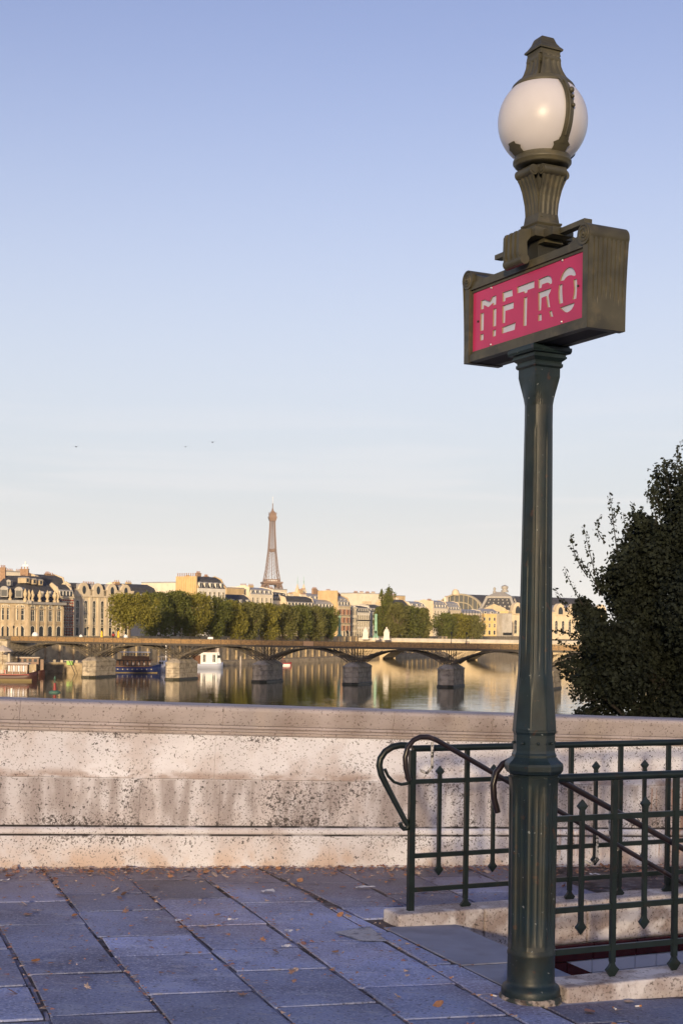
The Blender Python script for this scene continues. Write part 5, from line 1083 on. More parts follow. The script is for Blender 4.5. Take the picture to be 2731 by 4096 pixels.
# railings: posts and lock-laden panels, one by one
NP = 64; PL = (T1-T0)*SPAN/NP
pmesh = MB().box(.06,PL-.06,-.07,.07,.10,1.18).mesh('railing_panel'); pmesh.materials.append(M['locks'])
bmesh_ = MB().box(.06,PL-.06,-.07,.07,.10,1.2).mesh('railing_board'); bmesh_.materials.append(M['board'])
post = MB(); post.box(-.05,.05,-.06,.06,0,1.3); post = post.mesh('railing_post'); post.materials.append(M['bridge_iron'])
for sy in (-1, 1):
    for k in range(NP):
        x = T0*SPAN+k*PL; isb = (sy < 0 and abs(BP((x+PL/2)/SPAN).x-X_at(1256, 348)) < PL*.55)
        link('railing_board' if isb else 'railing_panel', bmesh_ if isb else pmesh, None, bridge, (x, sy*(HW+.05), DECK)); link('railing_post', post, None, bridge, (x, sy*(HW+.05), DECK))
    MB().box(T0*SPAN,T1*SPAN,sy*(HW+.05)-.06,sy*(HW+.05)+.06,DECK+1.21,DECK+1.28).build('handrail', M['bridge_iron'], bridge)
# left abutment
ab = empty('bridge_abutment', (BP(-1).x,BP(-1).y,WATER), brz, 'big block stone abutment at the left end of the footbridge', 'abutment')
zz = [-1.5,1.2,2.6,4.0,5.4,6.8,DECK+.1]
for j, (z0, z1) in enumerate(zip(zz, zz[1:])):
    xs = [-34,-27,-20,-14.5,-10,-6.2,-3.0,-.1] if j % 2 else [-34,-24,-18,-12,-8,-4.4,-1.6,-.1]
    for a, b_ in zip(xs, xs[1:]): link('stone_block', bevel_mesh(MB().box(a+.02,b_-.02,-6.2,8,z0+.02,z1-.02).mesh('stone_block'), .08), M['pier'], ab)
MB().box(-34,-.2,-6.35,8,DECK+.1,DECK+.5).build('coping', M['quay'], ab)
# bridge lamps
def street_lamp(p, h, label, group, m='iron', glow=False):
    r_ = empty('street_lamp', p, 0, label, 'lamp', group)
    lathe_obj('post', [(.22,0),(.2,.5),(.09,.7),(.07,h-.9),(.05,h-.8)], 8, M[m], r_, (0,0,0)); lathe_obj('lantern', [(.1,h-.85),(.28,h-.35),(.3,h-.3),(.26,h-.2),(.08,h)], 6, M[m], r_, (0,0,0), False)
for px_, Y_, nm_ in ((1418,347,'first'),(1462,340,'second'),(1793,339,'third'),(1829,332,'fourth'),(740,357,'fifth'),(1056,352,'sixth'),(70,372,'seventh'),(372,366,'eighth')):
    p = at(px_, 2560, Y_); t = ((p.x-o0.x)*bd.x+(p.y-o0.y)*bd.y); q = o0+bd*t+bnrm*(-HW+.5 if Y_ > 341 and px_ not in (1462,1829) else HW-.5)
    lb = {1418:'left lamp of the pair over the middle pier',1462:'right lamp of the pair over the middle pier',1793:'left lamp of the pair near the lamp post end of the footbridge',1829:'right lamp of the pair near the strolling people',740:'lone footbridge lamp above the second lit pier',1056:'footbridge lamp in front of the tower trees',70:'footbridge lamp at the far left abutment',372:'footbridge lamp above the leftmost lit pier'}[px_]
    street_lamp((q.x,q.y,DECK+WATER), 4.0, lb, 'lamps on the footbridge')
# three people strolling on the footbridge
def person(p, h, m, label, rz):
    bm = bmesh.new(); V_ = {}
    sk = dict(pel=(0,0,.52*h), ch=(0,0,.72*h), nk=(0,0,.83*h), hd=(0,.01,.90*h), ht=(0,.01,.97*h), ls=(-.11*h,0,.79*h), le=(-.13*h,.02,.62*h), lh=(-.12*h,.07,.48*h), rs=(.11*h,0,.79*h), re=(.13*h,-.02,.62*h), rh=(.12*h,.05,.48*h), lk=(-.055*h,.04,.28*h), lf=(-.055*h,-.03,.03*h), lt=(-.055*h,.10,.015*h), rk=(.055*h,.02,.28*h), rf=(.055*h,.09,.03*h), rt=(.055*h,.2,.015*h))
    ra = dict(pel=.095, ch=.10, nk=.035, hd=.06, ht=.045, ls=.045, le=.032, lh=.025, rs=.045, re=.032, rh=.025, lk=.042, lf=.03, lt=.024, rk=.042, rf=.03, rt=.024)
    me = bpy.data.meshes.new('person'); ks = list(sk); ed = [('pel','ch'),('ch','nk'),('nk','hd'),('hd','ht'),('ch','ls'),('ls','le'),('le','lh'),('ch','rs'),('rs','re'),('re','rh'),('pel','lk'),('lk','lf'),('lf','lt'),('pel','rk'),('rk','rf'),('rf','rt')]
    me.from_pydata([sk[k] for k in ks], [(ks.index(a), ks.index(b_)) for a, b_ in ed], []); bm.free()
    o = link('person', me, m, None, p, (0,0,rz)); o.modifiers.new('skin', 'SKIN'); 
    for i, k in enumerate(ks): v = me.skin_vertices[0].data[i]; v.radius = (ra[k]*h*.62+.02,)*2; v.use_root = (k == 'pel')
    o.modifiers.new('sub', 'SUBSURF').levels = 1; o.modifiers['sub'].render_levels = 1
    tag(o, label, 'person', 'people on the footbridge')
    MB().sphere(0,.0,h*.955,.115,8,1.0).build('hair', M['blackp'], o)
for px_, m, lb in ((1847,'cloth_dark','person in dark clothes, left of three on the footbridge'),(1855,'cloth_pink','person in pink top in the middle of three strollers'),(1861,'blackp','person in black, right of three on the footbridge')):
    p = at(px_, 2580, 333); t = ((p.x-o0.x)*bd.x+(p.y-o0.y)*bd.y); q = o0+bd*t; person((q.x,q.y,DECK+WATER), 1.75, M[m], lb, 1.2)

# ================================================================== STONE BRIDGE BEYOND, MONUMENTS
q0, q1 = Vector((20,650,0)), Vector((150,601,0)); sd_ = (q1-q0).normalized(); L_ = (q1-q0).length
sb = empty('stone_bridge', (q0.x,q0.y,WATER), math.atan2(sd_.y,sd_.x), 'pale stone bridge behind the footbridge with low wide arches', 'bridge')
dk = at(1700,2560,640).z-WATER-.4; na = 3; aw = 34.0; pw = 5
outl = [(-24,dk),(-24,0)]
for k in range(na):
    x0 = 2+k*(aw+pw); outl += [(x0, -1)]+[(x0+aw*i/14, .6+(dk-2.8)*math.sin(math.pi*i/14)**.75) for i in range(15)]+[(x0+aw,-1)]
outl += [(L_+10,-1),(L_+10,dk)]
mb = MB(); top = [(p[0],dk) for p in outl]
for (a, b_) in zip(outl[1:-2], outl[2:-1]):
    if abs(b_[0]-a[0]) < .01: continue
    mb.add([(a[0],-9,a[1]),(b_[0],-9,b_[1]),(b_[0],-9,dk),(a[0],-9,dk),(a[0],9,a[1]),(b_[0],9,b_[1]),(b_[0],9,dk),(a[0],9,dk)], [(0,1,2,3),(7,6,5,4),(0,4,5,1)])
mb.build('spandrel_wall', M['tan'], sb); MB().box(-24,L_+10,-8.9,8.9,dk-.3,dk+.02).build('roadway', M['asphalt'], sb)
MB().box(-24,L_+10,-9.35,-8.95,dk-.25,dk+1.0).build('parapet', M['grey_stone'], sb); MB().box(-24,L_+10,8.95,9.35,dk-.25,dk+1.0).build('parapet', M['grey_stone'], sb); MB().box(-24,L_+10,-9.6,-9.36,dk-.55,dk-.26).build('cornice', M['cream'], sb)
for px_, Y_, lb in ((1545,632,'seated stone statue on a tall pedestal right of the green column'),(1461,640,'seated stone statue on a pedestal left of the green column')):
    p = at(px_, 2553, Y_); zs_ = WATER+dk+.3; zt = at(px_, 2508, Y_).z-zs_; r_ = empty('statue', (p.x,p.y,zs_), 0, lb, 'statue', 'statues at the stone bridge head')
    mb = MB(); hb = zt*.58; mb.box(-1.5,1.5,-1.5,1.5,0,.5); mb.box(-1.2,1.2,-1.2,1.2,.5,hb-.2); mb.box(-1.4,1.4,-1.4,1.4,hb-.2,hb); mb.build('pedestal', M['white_stone'], r_)
    bm2 = bmesh.new(); 
    mb = MB(); mb.lathe([(1.05,hb),(1.1,hb+.5),(.8,hb+1.0),(.62,hb+1.4),(.5,zt-1.0),(.42,zt-.8),(.16,zt-.68),(.26,zt-.45),(.24,zt-.2),(.08,zt)], 12, lambda a, z: 1+.18*math.cos(a*2+.6)+.1*math.cos(a*5)*(1 if z < hb+1.3 else .2)); mb.tube([(-.4,-.2,zt-1.0),(-.8,-.6,hb+1.1),(-.5,-1.0,hb+.9)], [.2,.17,.12], 8); mb.tube([(.4,-.2,zt-1.0),(.85,-.5,hb+1.2),(.7,-1.0,hb+1.3)], [.2,.17,.12], 8); mb.build('figure', M['white_stone'], r_)
for px_, Y_, pt, lb in ((1502,628,2455,'tall green copper column with fluted shaft on the bridge head'),(1357,640,2462,'green copper column half hidden by the tree row')):
    p = at(px_, 2553, Y_); zs_ = WATER+dk+.2; zt = at(px_, pt, Y_).z-zs_; r_ = empty('copper_column', (p.x,p.y,zs_), 0, lb, 'column', 'green columns at the stone bridge head')
    lathe_obj('plinth', [(1.7,0),(1.7,.9),(1.4,1.0)], 8, M['white_stone'], r_, (0,0,0), False); lathe_obj('shaft', [(1.5,1.0),(1.3,1.5),(.75,2.2),(.72,3),(.6,zt-.8),(.8,zt-.5),(.5,zt-.2),(.2,zt)], 16, M['copper'], r_, (0,0,0))
# things along the far quay
def pole_thing(name, px_, py_, Y_, h, label, cat, parts, group=None):
    p = at(px_, py_, Y_); r_ = empty(name, (p.x,p.y,p.z-h), 0, label, cat, group)
    lathe_obj('pole', [(.07,-1.5),(.06,h-.2)], 6, M['iron'], r_, (0,0,0))
    for pn, pr, n_, m in parts: lathe_obj(pn, [(a, h+b_) for a, b_ in pr], n_, M[m], r_, (0,0,0))
sph = [(.05,-.75),(.5,-.55),(.75,0),(.5,.55),(.05,.75)]
for px_, py_, Y_, sc, lb in ((142,2541,395,1.25,'largest white globe standing behind the railing'),(325,2546,400,.75,'small white globe right of the traffic lights'),(503,2548,410,1.0,'white globe beside the round tree trunk')): pole_thing('white_globe', px_, py_, Y_, 2.0, lb, 'globe', [('globe', [(a*sc, b_*sc) for a, b_ in sph], 10, 'whitep')], 'white globes on the far quay')
for px_, py_, Y_, m, lb in ((253,2537,470,'redp','traffic light showing red in the shaded street'),(281,2539,470,'greenp','traffic light showing green in the shaded street'),(454,2540,415,'redp','traffic light showing red near the round tree')): pole_thing('traffic_light', px_, py_, Y_, 3, lb, 'traffic light', [('housing', [(.3,-1.0),(.35,-.9),(.35,.9),(.3,1.0)], 6, 'blackp'), ('lens', [(.2,-.45),(.5,-.3),(.5,.3),(.2,.45)], 8, m)], 'traffic lights on the far quay')
for px_, lb in ((408,'left of the two yellow covered sign posts'),(475,'right of the two yellow covered sign posts')): pole_thing('covered_sign', px_, 2538, 405, 2.5, lb, 'sign', [('cover', [(.42,-1.1),(.36,-.5),(.26,0),(.34,.3),(.2,.9),(.03,1.1)], 8, 'yellowp'), ('foot', [(.3,-1.6),(.36,-1.4),(.36,-1.15)], 8, 'whitep')], 'yellow covered signs')
for px_, Y_, lb in ((375,400,'dark street lamp before the academy front'),(443,408,'street lamp just left of the round tree'),(192,440,'street lamp with double lantern by the pavilion')): p = at(px_, 2548, Y_); street_lamp((p.x,p.y,STREET), 6.2, lb, 'lamps on the far quay')
# white van roof-like box and red sign on the railings
p = at(842, 2556, 390); r_ = empty('delivery_van', (p.x,p.y,STREET-.75), R(10), 'white delivery van top just above the footbridge rail', 'van'); mb = MB(); mb.box(-.75,.75,-.9,.9,.4,2.2); link('body', bevel_mesh(mb.mesh('body'), .18), M['whitep'], r_); MB().box(.5,.77,-.8,.8,1.4,2.0).build('windscreen', M['glass'], r_)
for sx in (-.45, .45): MB().tube([(sx,-.92,.35),(sx,-.7,.35)], .35, 12).build('wheel', M['blackp'], r_)
p = at(1630, 2568, 632); r_ = empty('barrier_sign', p-Vector((0,0,1.2)), 0, 'small red and white sign on the stone bridge', 'sign'); MB().box(-.75,.75,-.05,.05,.6,1.0).build('red_band', M['redp'], r_); MB().box(-.75,.75,-.05,.05,.2,.6).build('white_band', M['whitep'], r_); MB().box(-.04,.04,.06,.12,-.6,1.0).build('pole', M['iron'], r_)

# ================================================================== BOATS
def hull(Lh, Wd_, h, bow=.22, stern=.08, sheer=.35, n_=16, draft=.4):
    mb = MB(); vs = []
    for i in range(n_+1):
        u = i/n_; x = -Lh/2+Lh*u
        w = Wd_/2*(1-max(0, (u-(1-bow))/bow)**2.2)*(1-max(0, (stern-u)/stern)**2*.35); w = max(w, .04); zt = h+sheer*(max(0, u-.6)/.4)**2+sheer*.4*(max(0, .2-u)/.2)**2
        vs += [(x,-w*.82,-draft),(x,-w,zt*.45),(x,-w*1.02,zt),(x,w*1.02,zt),(x,w,zt*.45),(x,w*.82,-draft)]
    for i in range(n_):
        for j in range(5): mb.add([], []); mb.f.append((i*6+j, i*6+j+1, (i+1)*6+j+1, (i+1)*6+j)); mb.m.append(0); mb.sm.append(True)
    mb.v = vs; mb.f += [(0,5,4,3,2,1)]; mb.m.append(0); mb.sm.append(False); return mb
def boat(name, px_, Y_, rz, label): p = at(px_, 2515, Y_); return empty(name, (p.x,p.y,WATER), rz, label, 'boat', 'boats moored along the far bank')
# blue restaurant barge
bt = boat('blue_barge', 545, 405, R(14), 'dark blue restaurant barge with two glazed decks'); hull(14.5, 4.6, 1.6, sheer=1.0).build('hull', M['hull_blue'], bt); MB().box(-6.8,6.0,-2.1,2.1,-.35,.22).build('waterline_band', M['boot'], bt)
for k in range(8): MB().tube([(-5.2+k*1.35,-2.42,1.0),(-5.2+k*1.35,-2.2,1.0)], .17, 10).build('porthole', M['yellow_iron'], bt)
MB().box(-6.4,4.6,-2.0,2.0,1.6,2.0).build('deck', M['wood'], bt); MB().box(-5.8,4.2,-1.7,1.7,2.0,3.6).build('cabin', M['blackp'], bt)
for k in range(9): MB().box(-.36,.36,-.05,.05,0,1.25).build('window', M['wood'], bt, (-5.2+k*1.12,-1.76,2.15)); 
MB().box(-6.9,-4.2,-2.2,2.2,3.5,3.72).build('awning', M['blackp'], bt); MB().box(-4.4,4.6,-2.2,2.2,3.62,3.8).build('upper_deck', M['wood'], bt); MB().box(-4.0,3.6,-2.18,-2.1,3.8,4.75).build('balustrade', M['wood'], bt); MB().box(-4.4,3.9,-2.3,2.3,5.75,5.95).build('roof', M['hull_grey'], bt)
for k in range(10): MB().box(-.05,.05,-2.1,-2.0,3.8,5.75).build('post', M['blackp'], bt, (-4.1+k*.86,0,0))
for k in range(9): MB().sphere(0,0,0,.24,6,1.4).build('lantern', M['canvas'], bt, (-3.8+k*.86,-1.5,5.2))
for k in range(5): MB().sphere(0,0,0,.28,6,1.6).build('menu_board', M['canvas'], bt, (-2.5+k*1.6,-2.0,2.5))
# white yacht
bt = boat('white_yacht', 664, 418, R(-60), 'small white motor yacht with a mast behind the second pier'); hull(7.5, 3.4, 1.7, .4, sheer=.7).build('hull', M['hull_white'], bt); MB().frustum((-2.4,1.6,-1.2,1.2),(-2.2,.9,-1.0,1.0),1.7,3.2).build('cabin', M['hull_white'], bt); MB().box(-2.0,1.0,-1.16,-1.1,2.2,2.8).build('window', M['glass'], bt); MB().tube([(.4,0,3.1),(.4,0,8.2)], [.22,.14], 8).build('mast', M['whitep'], bt); MB().box(-3.2,.2,-1.3,1.3,4.2,4.4).build('sun_roof', M['canvas'], bt); MB().bar((0,-1.72,1.25),(3.0,-1.2,1.5),.1).build('rubbing_strake', M['blackp'], bt)
for sx in (-3.0,0): MB().bar((sx,-1.2,1.7),(sx,-1.2,4.2),.1).build('post', M['whitep'], bt)
# white houseboat
bt = boat('white_houseboat', 835, 455, R(20), 'pale grey houseboat with square white cabin and rail posts'); hull(9.8, 4.2, 1.5, .25, sheer=.6).build('hull', M['hull_grey'], bt); MB().box(-2.9,2.5,-1.7,1.7,1.5,4.9).build('cabin', M['whitep'], bt); MB().box(-3.1,2.7,-1.9,1.9,4.9,5.15).build('roof', M['whitep'], bt)
for x in (-2.0,-1.5,1.2,1.7): MB().box(-.17,.17,-.05,.05,0,2.4).build('window', M['glass'], bt, (x,-1.74,2.1))
MB().box(-4.6,-3.0,-1.6,1.6,1.5,4.2).build('aft_cabin', M['wood'], bt)
for k in range(8): MB().box(-.07,.07,-1.7,-1.6,5.15,6.8).build('roof_post', M['wood'], bt, (-2.2+k*.6,0,0))
MB().frustum((2.2,4.0,-1.2,1.2),(2.3,3.3,-1,1),1.7,5.2).build('wheelhouse', M['hull_white'], bt); MB().lathe([(.7,5.2),(.75,6.4),(.6,7.6),(.2,8.2)], 10, cx=2.9).build('canvas_cover', M['canvas'], bt); MB().box(2.6,3.6,-1.26,-1.2,3.4,4.3).build('window', M['glass'], bt)
# red brown cafe boat at the left edge
bt = boat('red_cafe_boat', 45, 335, R(6), 'red-brown cafe boat with awning and red chairs at the left edge'); hull(12.5, 4.0, 1.5, .16, sheer=.9).build('hull', M['hull_red'], bt); MB().box(-6.1,5.2,-1.95,1.95,-.35,.5).build('waterline_band', M['boot'], bt); MB().bar((-6.2,-2.05,1.45),(4.6,-2.02,1.5),.14).build('red_strake', M['redp'], bt); MB().box(-5.8,4.6,-1.7,1.7,1.5,1.75).build('deck', M['wood'], bt)
MB().box(-.4,4.2,-1.6,1.6,1.75,3.9).build('cabin', M['wood'], bt); MB().frustum((-1.2,4.6,-2.0,2.0),(-.9,4.3,-1.6,1.6),3.9,4.25).build('awning', M['canvas'], bt)
for k in range(8): MB().box(-.2,.2,-1.68,-1.62,2.2,3.6).build('curtain', M['canvas' if k % 2 else 'hull_grey'], bt, (-.1+k*.56,0,0))
for k in range(6): MB().box(-.28,.28,-.25,.25,0,.8).build('seat', M['redp' if k % 2 else 'canvas'], bt, (-5.2+k*.85,-1.3,1.75))
for k in range(7): MB().box(-.06,.06,-.05,.05,0,1.0).build('rail_post', M['canvas'], bt, (-5.6+k*1.6,-1.9,1.6))
MB().tube([(4.9,-.3,1.4),(5.6,-.3,2.4)], .35, 8).build('fender', M['canvas'], bt)
bt = boat('small_red_launch', 1140, 505, R(10), 'small red and white launch moored beyond the middle pier'); hull(5.0, 2.0, .9, .3, sheer=.4).build('hull', M['redp'], bt); hull(4.9, 2.06, .5, .3, sheer=.1).build('lower_hull', M['whitep'], bt); MB().frustum((-1.6,.8,-.8,.8),(-1.4,.3,-.6,.6),.9,1.9).build('cabin', M['hull_red'], bt); MB().tube([(-.6,0,1.8),(-.6,0,3.4)], .06, 6).build('mast', M['redp'], bt)
bt = boat('wooden_tender', 122, 372, R(0), 'orange wooden boat cabin moored behind the cafe boat'); hull(8, 3, 1.2, .2).build('hull', M['hull_red'], bt); MB().box(-3,2.6,-1.3,1.3,2.9,4.6).build('cabin', M['wood'], bt); MB().box(-3.3,2.9,-1.5,1.5,4.6,4.8).build('roof', M['canvas'], bt)
for k in range(4): MB().box(-.4,.4,-1.36,-1.3,3.5,4.3).build('window', M['glass'], bt, (-2.3+k*1.35,0,0))
MB().box(2.9,3.7,-.4,.4,.5,4.2).build('bollard_post', M['wood'], bt); MB().box(-2.6,2.4,-1.2,1.2,1.1,2.9).build('lower_cabin', M['hull_red'], bt)
# buoy, mooring pole, parasol, bin, plants
p = at(220, 2768, 279); r_ = empty('channel_buoy', (p.x,p.y,WATER), 0, 'green and red channel buoy floating before the parapet', 'buoy'); lathe_obj('float', [(1.1,-.3),(1.15,.15),(.8,.35),(.35,.45)], 14, M['darkcopper'], r_, (0,0,0)); lathe_obj('cage', [(.36,.45),(.26,1.3),(.2,1.9)], 8, M['darkred'], r_, (0,0,0)); lathe_obj('top_mark', [(.1,1.9),(.12,2.6),(.26,2.65),(.05,3.3)], 8, M['darkcopper'], r_, (0,0,0))
p = at(962, 2667, 486); tag(MB().tube([(0,0,-2),(0,0,3.4)], [.32,.28], 8).build('mooring_pole', M['canvas'], None, (p.x,p.y,WATER)), 'pale mooring pole standing in the river right of the houseboat', 'pole')
p = at(47, 2772, 275); tag(MB().tube([(0,0,-1),(0,0,.9)], [.22,.16], 8).build('marker_post', M['whitep'], None, (p.x,p.y,WATER)), 'small white marker post in the water at far left', 'pole')
MB().box(-16,9,-3,6,-3,3.0).build('floating_quay', M['quay'], ls, (at(20,2515,372).x, 372, WATER))
p = at(14, 2515, 362); r_ = empty('parasol', (p.x,p.y,-8.7), 0, 'big cream parasol over the cafe terrace at far left', 'parasol'); lathe_obj('canopy', [(2.6,3.3),(2.5,3.55),(1.2,4.3),(.05,4.9)], 8, M['canvas'], r_, (0,0,0), False); lathe_obj('pole', [(.07,0),(.07,4.8)], 8, M['wood'], r_, (0,0,0))
p = at(39, 2515, 364); r_ = empty('folded_parasol', (p.x,p.y,-8.7), 0, 'folded cream parasol beside the open one', 'parasol'); lathe_obj('canopy', [(.4,.6),(.45,1.4),(.3,2.8),(.05,3.5)], 8, M['canvas'], r_, (0,0,0)); lathe_obj('pole', [(.06,0),(.06,.7)], 8, M['wood'], r_, (0,0,0))
p = at(281, 2642, 389); r_ = empty('waste_container', (p.x,p.y,p.z-.6), 0, 'lime green container on the stone landing stage', 'container'); MB().frustum((-.75,.75,-.5,.5),(-.85,.85,-.55,.55),-.6,.5).build('bin', M['lime'], r_); MB().box(-1.5,.9,-.6,.6,.5,.66).build('lid', M['canvas'], r_)
p = at(290, 2680, 386.5); tag(MB().bar((-1.0,0,2.8),(1.4,-.4,-2.2),.16).build('gangway_pole', M['blackp'], None, p), 'dark pole slanting from the landing stage to the water', 'pole')
# gulls high in the sky
for px_, py_, Y_, sp_, lb in ((305,1788,150,.5,'leftmost gull gliding low over the city'),(742,1788,170,.5,'middle gull, farthest from the left one'),(850,1770,140,.5,'gull right of the middle one over the tower side')):
    p = at(px_, py_, Y_); mb = MB(); mb.tube([(-.18,0,0),(0,0,.03),(.2,0,.02)], [.02,.06,.015], 6)
    for sg in (-1, 1): mb.add([(.06,0,.03),(-.06,0,.03),(-.02,sg*.3,.12),(.05,sg*.3,.13),(-.06,sg*.62,.03)], [(0,1,2,3),(3,2,4)])
    tag(mb.build('gull', M['blackp'], None, p, (0,0,R(75))), lb, 'bird', 'gulls in the sky')

# ================================================================== TREES
def foliage(clumps, n_, size, seed, shell=.55, up=.15, asp=.62):
    """leaf quads spread through ellipsoids [(centre, (rx,ry,rz), weight)] -> mesh arrays"""
    rg = np.random.default_rng(seed); w = np.array([cl[2] for cl in clumps], float); w /= w.sum()
    idx = rg.choice(len(clumps), n_, p=w); C_ = np.array([cl[0] for cl in clumps]); Rr = np.array([cl[1] for cl in clumps])
    d = rg.normal(size=(n_,3)); d /= np.linalg.norm(d, axis=1)[:,None]; rad = shell+(1-shell)*rg.random(n_)**.6; rad *= 1+.10*rg.normal(size=n_)
    pos = C_[idx]+d*rad[:,None]*Rr[idx]
    return leaf_quads(pos, d, size, rg, up, asp)
def leaf_quads(pos, d, size, rg, up=.15, asp=.62):
    n_ = len(pos); nr = d*.8+rg.normal(size=(n_,3))*.7; nr[:,2] += up; nr /= np.linalg.norm(nr, axis=1)[:,None]
    t = np.cross(nr, rg.normal(size=(n_,3))); t /= np.linalg.norm(t, axis=1)[:,None]; b = np.cross(nr, t)
    s_ = size*(.6+.8*rg.random(n_))[:,None]
    V = np.stack([pos-t*s_*.5, pos+b*s_*asp*.5-t*s_*.05, pos+t*s_*.5, pos-b*s_*asp*.5-t*s_*.05], 1).reshape(-1,3)
    return V
def quads_mesh(name, V):
    me = bpy.data.meshes.new(name); n_ = len(V)//4
    me.vertices.add(len(V)); me.vertices.foreach_set('co', V.astype('f4').ravel()); me.loops.add(len(V)); me.loops.foreach_set('vertex_index', np.arange(len(V), dtype='i4'))
    me.polygons.add(n_); me.polygons.foreach_set('loop_start', np.arange(0, 4*n_, 4, dtype='i4')); me.polygons.foreach_set('loop_total', np.full(n_, 4, 'i4')); me.update(calc_edges=True); return me
def tree(px_, Y_, ytop, halfw_px, m, label, zb=STREET, clear=.18, n_=3600, tall=False, seed=1, trunk_h=None, size=.62):
    rd = random.Random(seed); p = at(px_, 2515, Y_); H = at(px_, ytop, Y_).z-zb; rw = halfw_px*1.22*Y_/F; root = empty('quay_tree', (p.x,p.y,zb), 0, label, 'tree', 'trees along the far quay')
    mb = MB(); mb.tube([(0,0,-.5),(rd.uniform(-.3,.3),0,H*.3),(rd.uniform(-.5,.5),0,H*.6)], [.42,.33,.15], 8); 
    for k in range(6):
        a = rd.uniform(0,6.3); z0 = H*rd.uniform(.2,.4); mb.tube([(0,0,z0),(rw*.3*math.cos(a),rw*.3*math.sin(a),z0+H*.16),(rw*.62*math.cos(a),rw*.62*math.sin(a),z0+H*.32)], [.2,.14,.06], 6)
    mb.build('trunk', M['bark'], root)
    cl = []; zc0 = H*clear
    for k in range(34):
        u = rd.random(); z = zc0+(H-zc0)*(.10+.80*u); prof = math.sin(math.pi*min(1, .14+.78*u))**.55 if not tall else (1-.75*u)
        a = rd.uniform(0, 6.3); r_ = rw*prof*.72*rd.uniform(.3,1.0); q = rw*rd.uniform(.26,.42)*(1 if not tall else .8)
        cl.append(((r_*math.cos(a), r_*math.sin(a), z), (q,q,min(q*rd.uniform(.75,1.2)*(1 if clear > .2 else 1.7), (H-z)+.2)), q*q))
    for k in range(9 if clear < .2 else 4):       # leading shoots that break the outline
        a = rd.uniform(0, 6.3); r_ = rw*rd.uniform(.1,.85); zt_ = H*(1.02-.22*(r_/rw)**2)*rd.uniform(.93,1.04); cl.append(((r_*math.cos(a), r_*math.sin(a), zt_-H*.07), (rw*.10,rw*.10,H*.085), rw*rw*.025))
    V = foliage(cl, n_, size, seed, .35)
    quads = quads_mesh('crown', V); link('crown', quads, m, root); return root
TR = [(520,428,2374,108,'leaf_a','broad yellow-green round tree nearest the academy front',.26,3),(622,470,2368,70,'leaf_b','dark tall tree right behind the round tree',.12,4),(700,482,2364,70,'leaf_b','dense green tree below the blank party wall',.10,5),(778,492,2372,72,'leaf_a','green tree below the tall ochre gable',.10,6),(850,505,2386,70,'leaf_b','green tree below the white dormered house',.10,7),(925,520,2402,66,'leaf_a','bushy tree left of the middle of the row',.08,8),(995,530,2410,62,'leaf_c','feathery tree just left below the tower',.06,9),(1062,545,2412,60,'leaf_a','feathery tree straight below the tower',.06,10),(1130,560,2418,58,'leaf_c','green tree right below the tower',.08,11),(1195,575,2422,54,'leaf_b','tree below the twin church spires',.06,12),(1258,590,2424,54,'leaf_c','tree second from the right end of the long row',.06,13),(1315,606,2430,44,'leaf_b','last tree at the right end of the long row',.05,14)]
for px_, Y_, yt, hwp, m, lb, cl_, sd__ in TR: tree(px_, Y_, yt, hwp, M[m], lb, clear=cl_, seed=sd__, n_=9000 if sd__ > 3 else 12000)
for px_, Y_, yt, hwp, m, lb, sd__, tl in ((1545,700,2352,46,'leaf_b','tallest poplar beside the green column',21,True),(1588,690,2410,48,'leaf_c','poplar in the middle of the trees right of the column',22,False),(1645,700,2424,60,'leaf_b','broad tree left of the gap by the station',23,False),(1690,705,2432,36,'leaf_c','rightmost tree before the narrow gap',24,False),(1520,715,2430,30,'leaf_b','low dark tree hidden behind the green column',25,False),(1775,780,2452,48,'leaf_b','left tree of the clump before the station',26,False),(1835,790,2456,56,'leaf_a','middle tree of the clump before the station',27,False),(1890,795,2462,44,'leaf_c','right tree of the clump before the station',28,False)):
    tree(px_, Y_, yt, hwp, M[m], lb, clear=.03, seed=sd__, n_=7500, tall=tl, size=.8)
# poplar close by on the right; its shade is put into the leaf colour
YT = 26.0; tp_ = at(2930, 2515, YT+.6)
near_t = empty('poplar_tree', (tp_.x,tp_.y,-9.6), 0, 'large dark poplar with leafy shoots rising behind the parapet at right', 'tree')
def T_(px_, py_, dY=0): p = at(px_, py_, YT+dY); return Vector((p.x-tp_.x, p.y-tp_.y, p.z+9.6))
mb = MB(); mb.tube([(0,0,-.3),(.05,0,3),(-.1,.1,7),(.1,0,11),(0,.1,15)], [.36,.30,.24,.15,.05], 10)
rg = np.random.default_rng(77); P_, D__ = [], []
CL = [((2760,2350),180,260,2.0),((2700,2600),210,210,1.6),((2560,2450),150,180,1.3),((2500,2650),160,160,1.2),((2430,2760),120,110,1.0),((2600,2230),130,160,1.2),((2700,2080),110,170,1.2),((2420,2560),110,110,1.0),((2370,2450),70,85,.8),((2350,2660),80,80,.8),((2900,2200),220,380,2.4),((2950,2600),260,320,2.4),((2850,2850),330,160,2.0),((2480,2330),90,110,.9),((2540,2900),220,120,1.4),((3000,1900),220,220,2.2),((2560,2130),70,70,.8)]
clumps = []
for (cpx, cpy), rx, ry, rd_ in CL:
    k = YT/F
    for j in range(7):
        ox, oy, od = rg.normal()*rx*.45, rg.normal()*ry*.45, rg.normal()*rd_*.4; q = .5+.3*rg.random()
        clumps.append((tuple(T_(cpx+ox*.8, cpy+oy*.8, od+.8)), (rx*k*q, rd_*.45*q, ry*k*q), rx*ry*q))
V1 = foliage(clumps, 170000, .078, 5, .25, .1, .72)
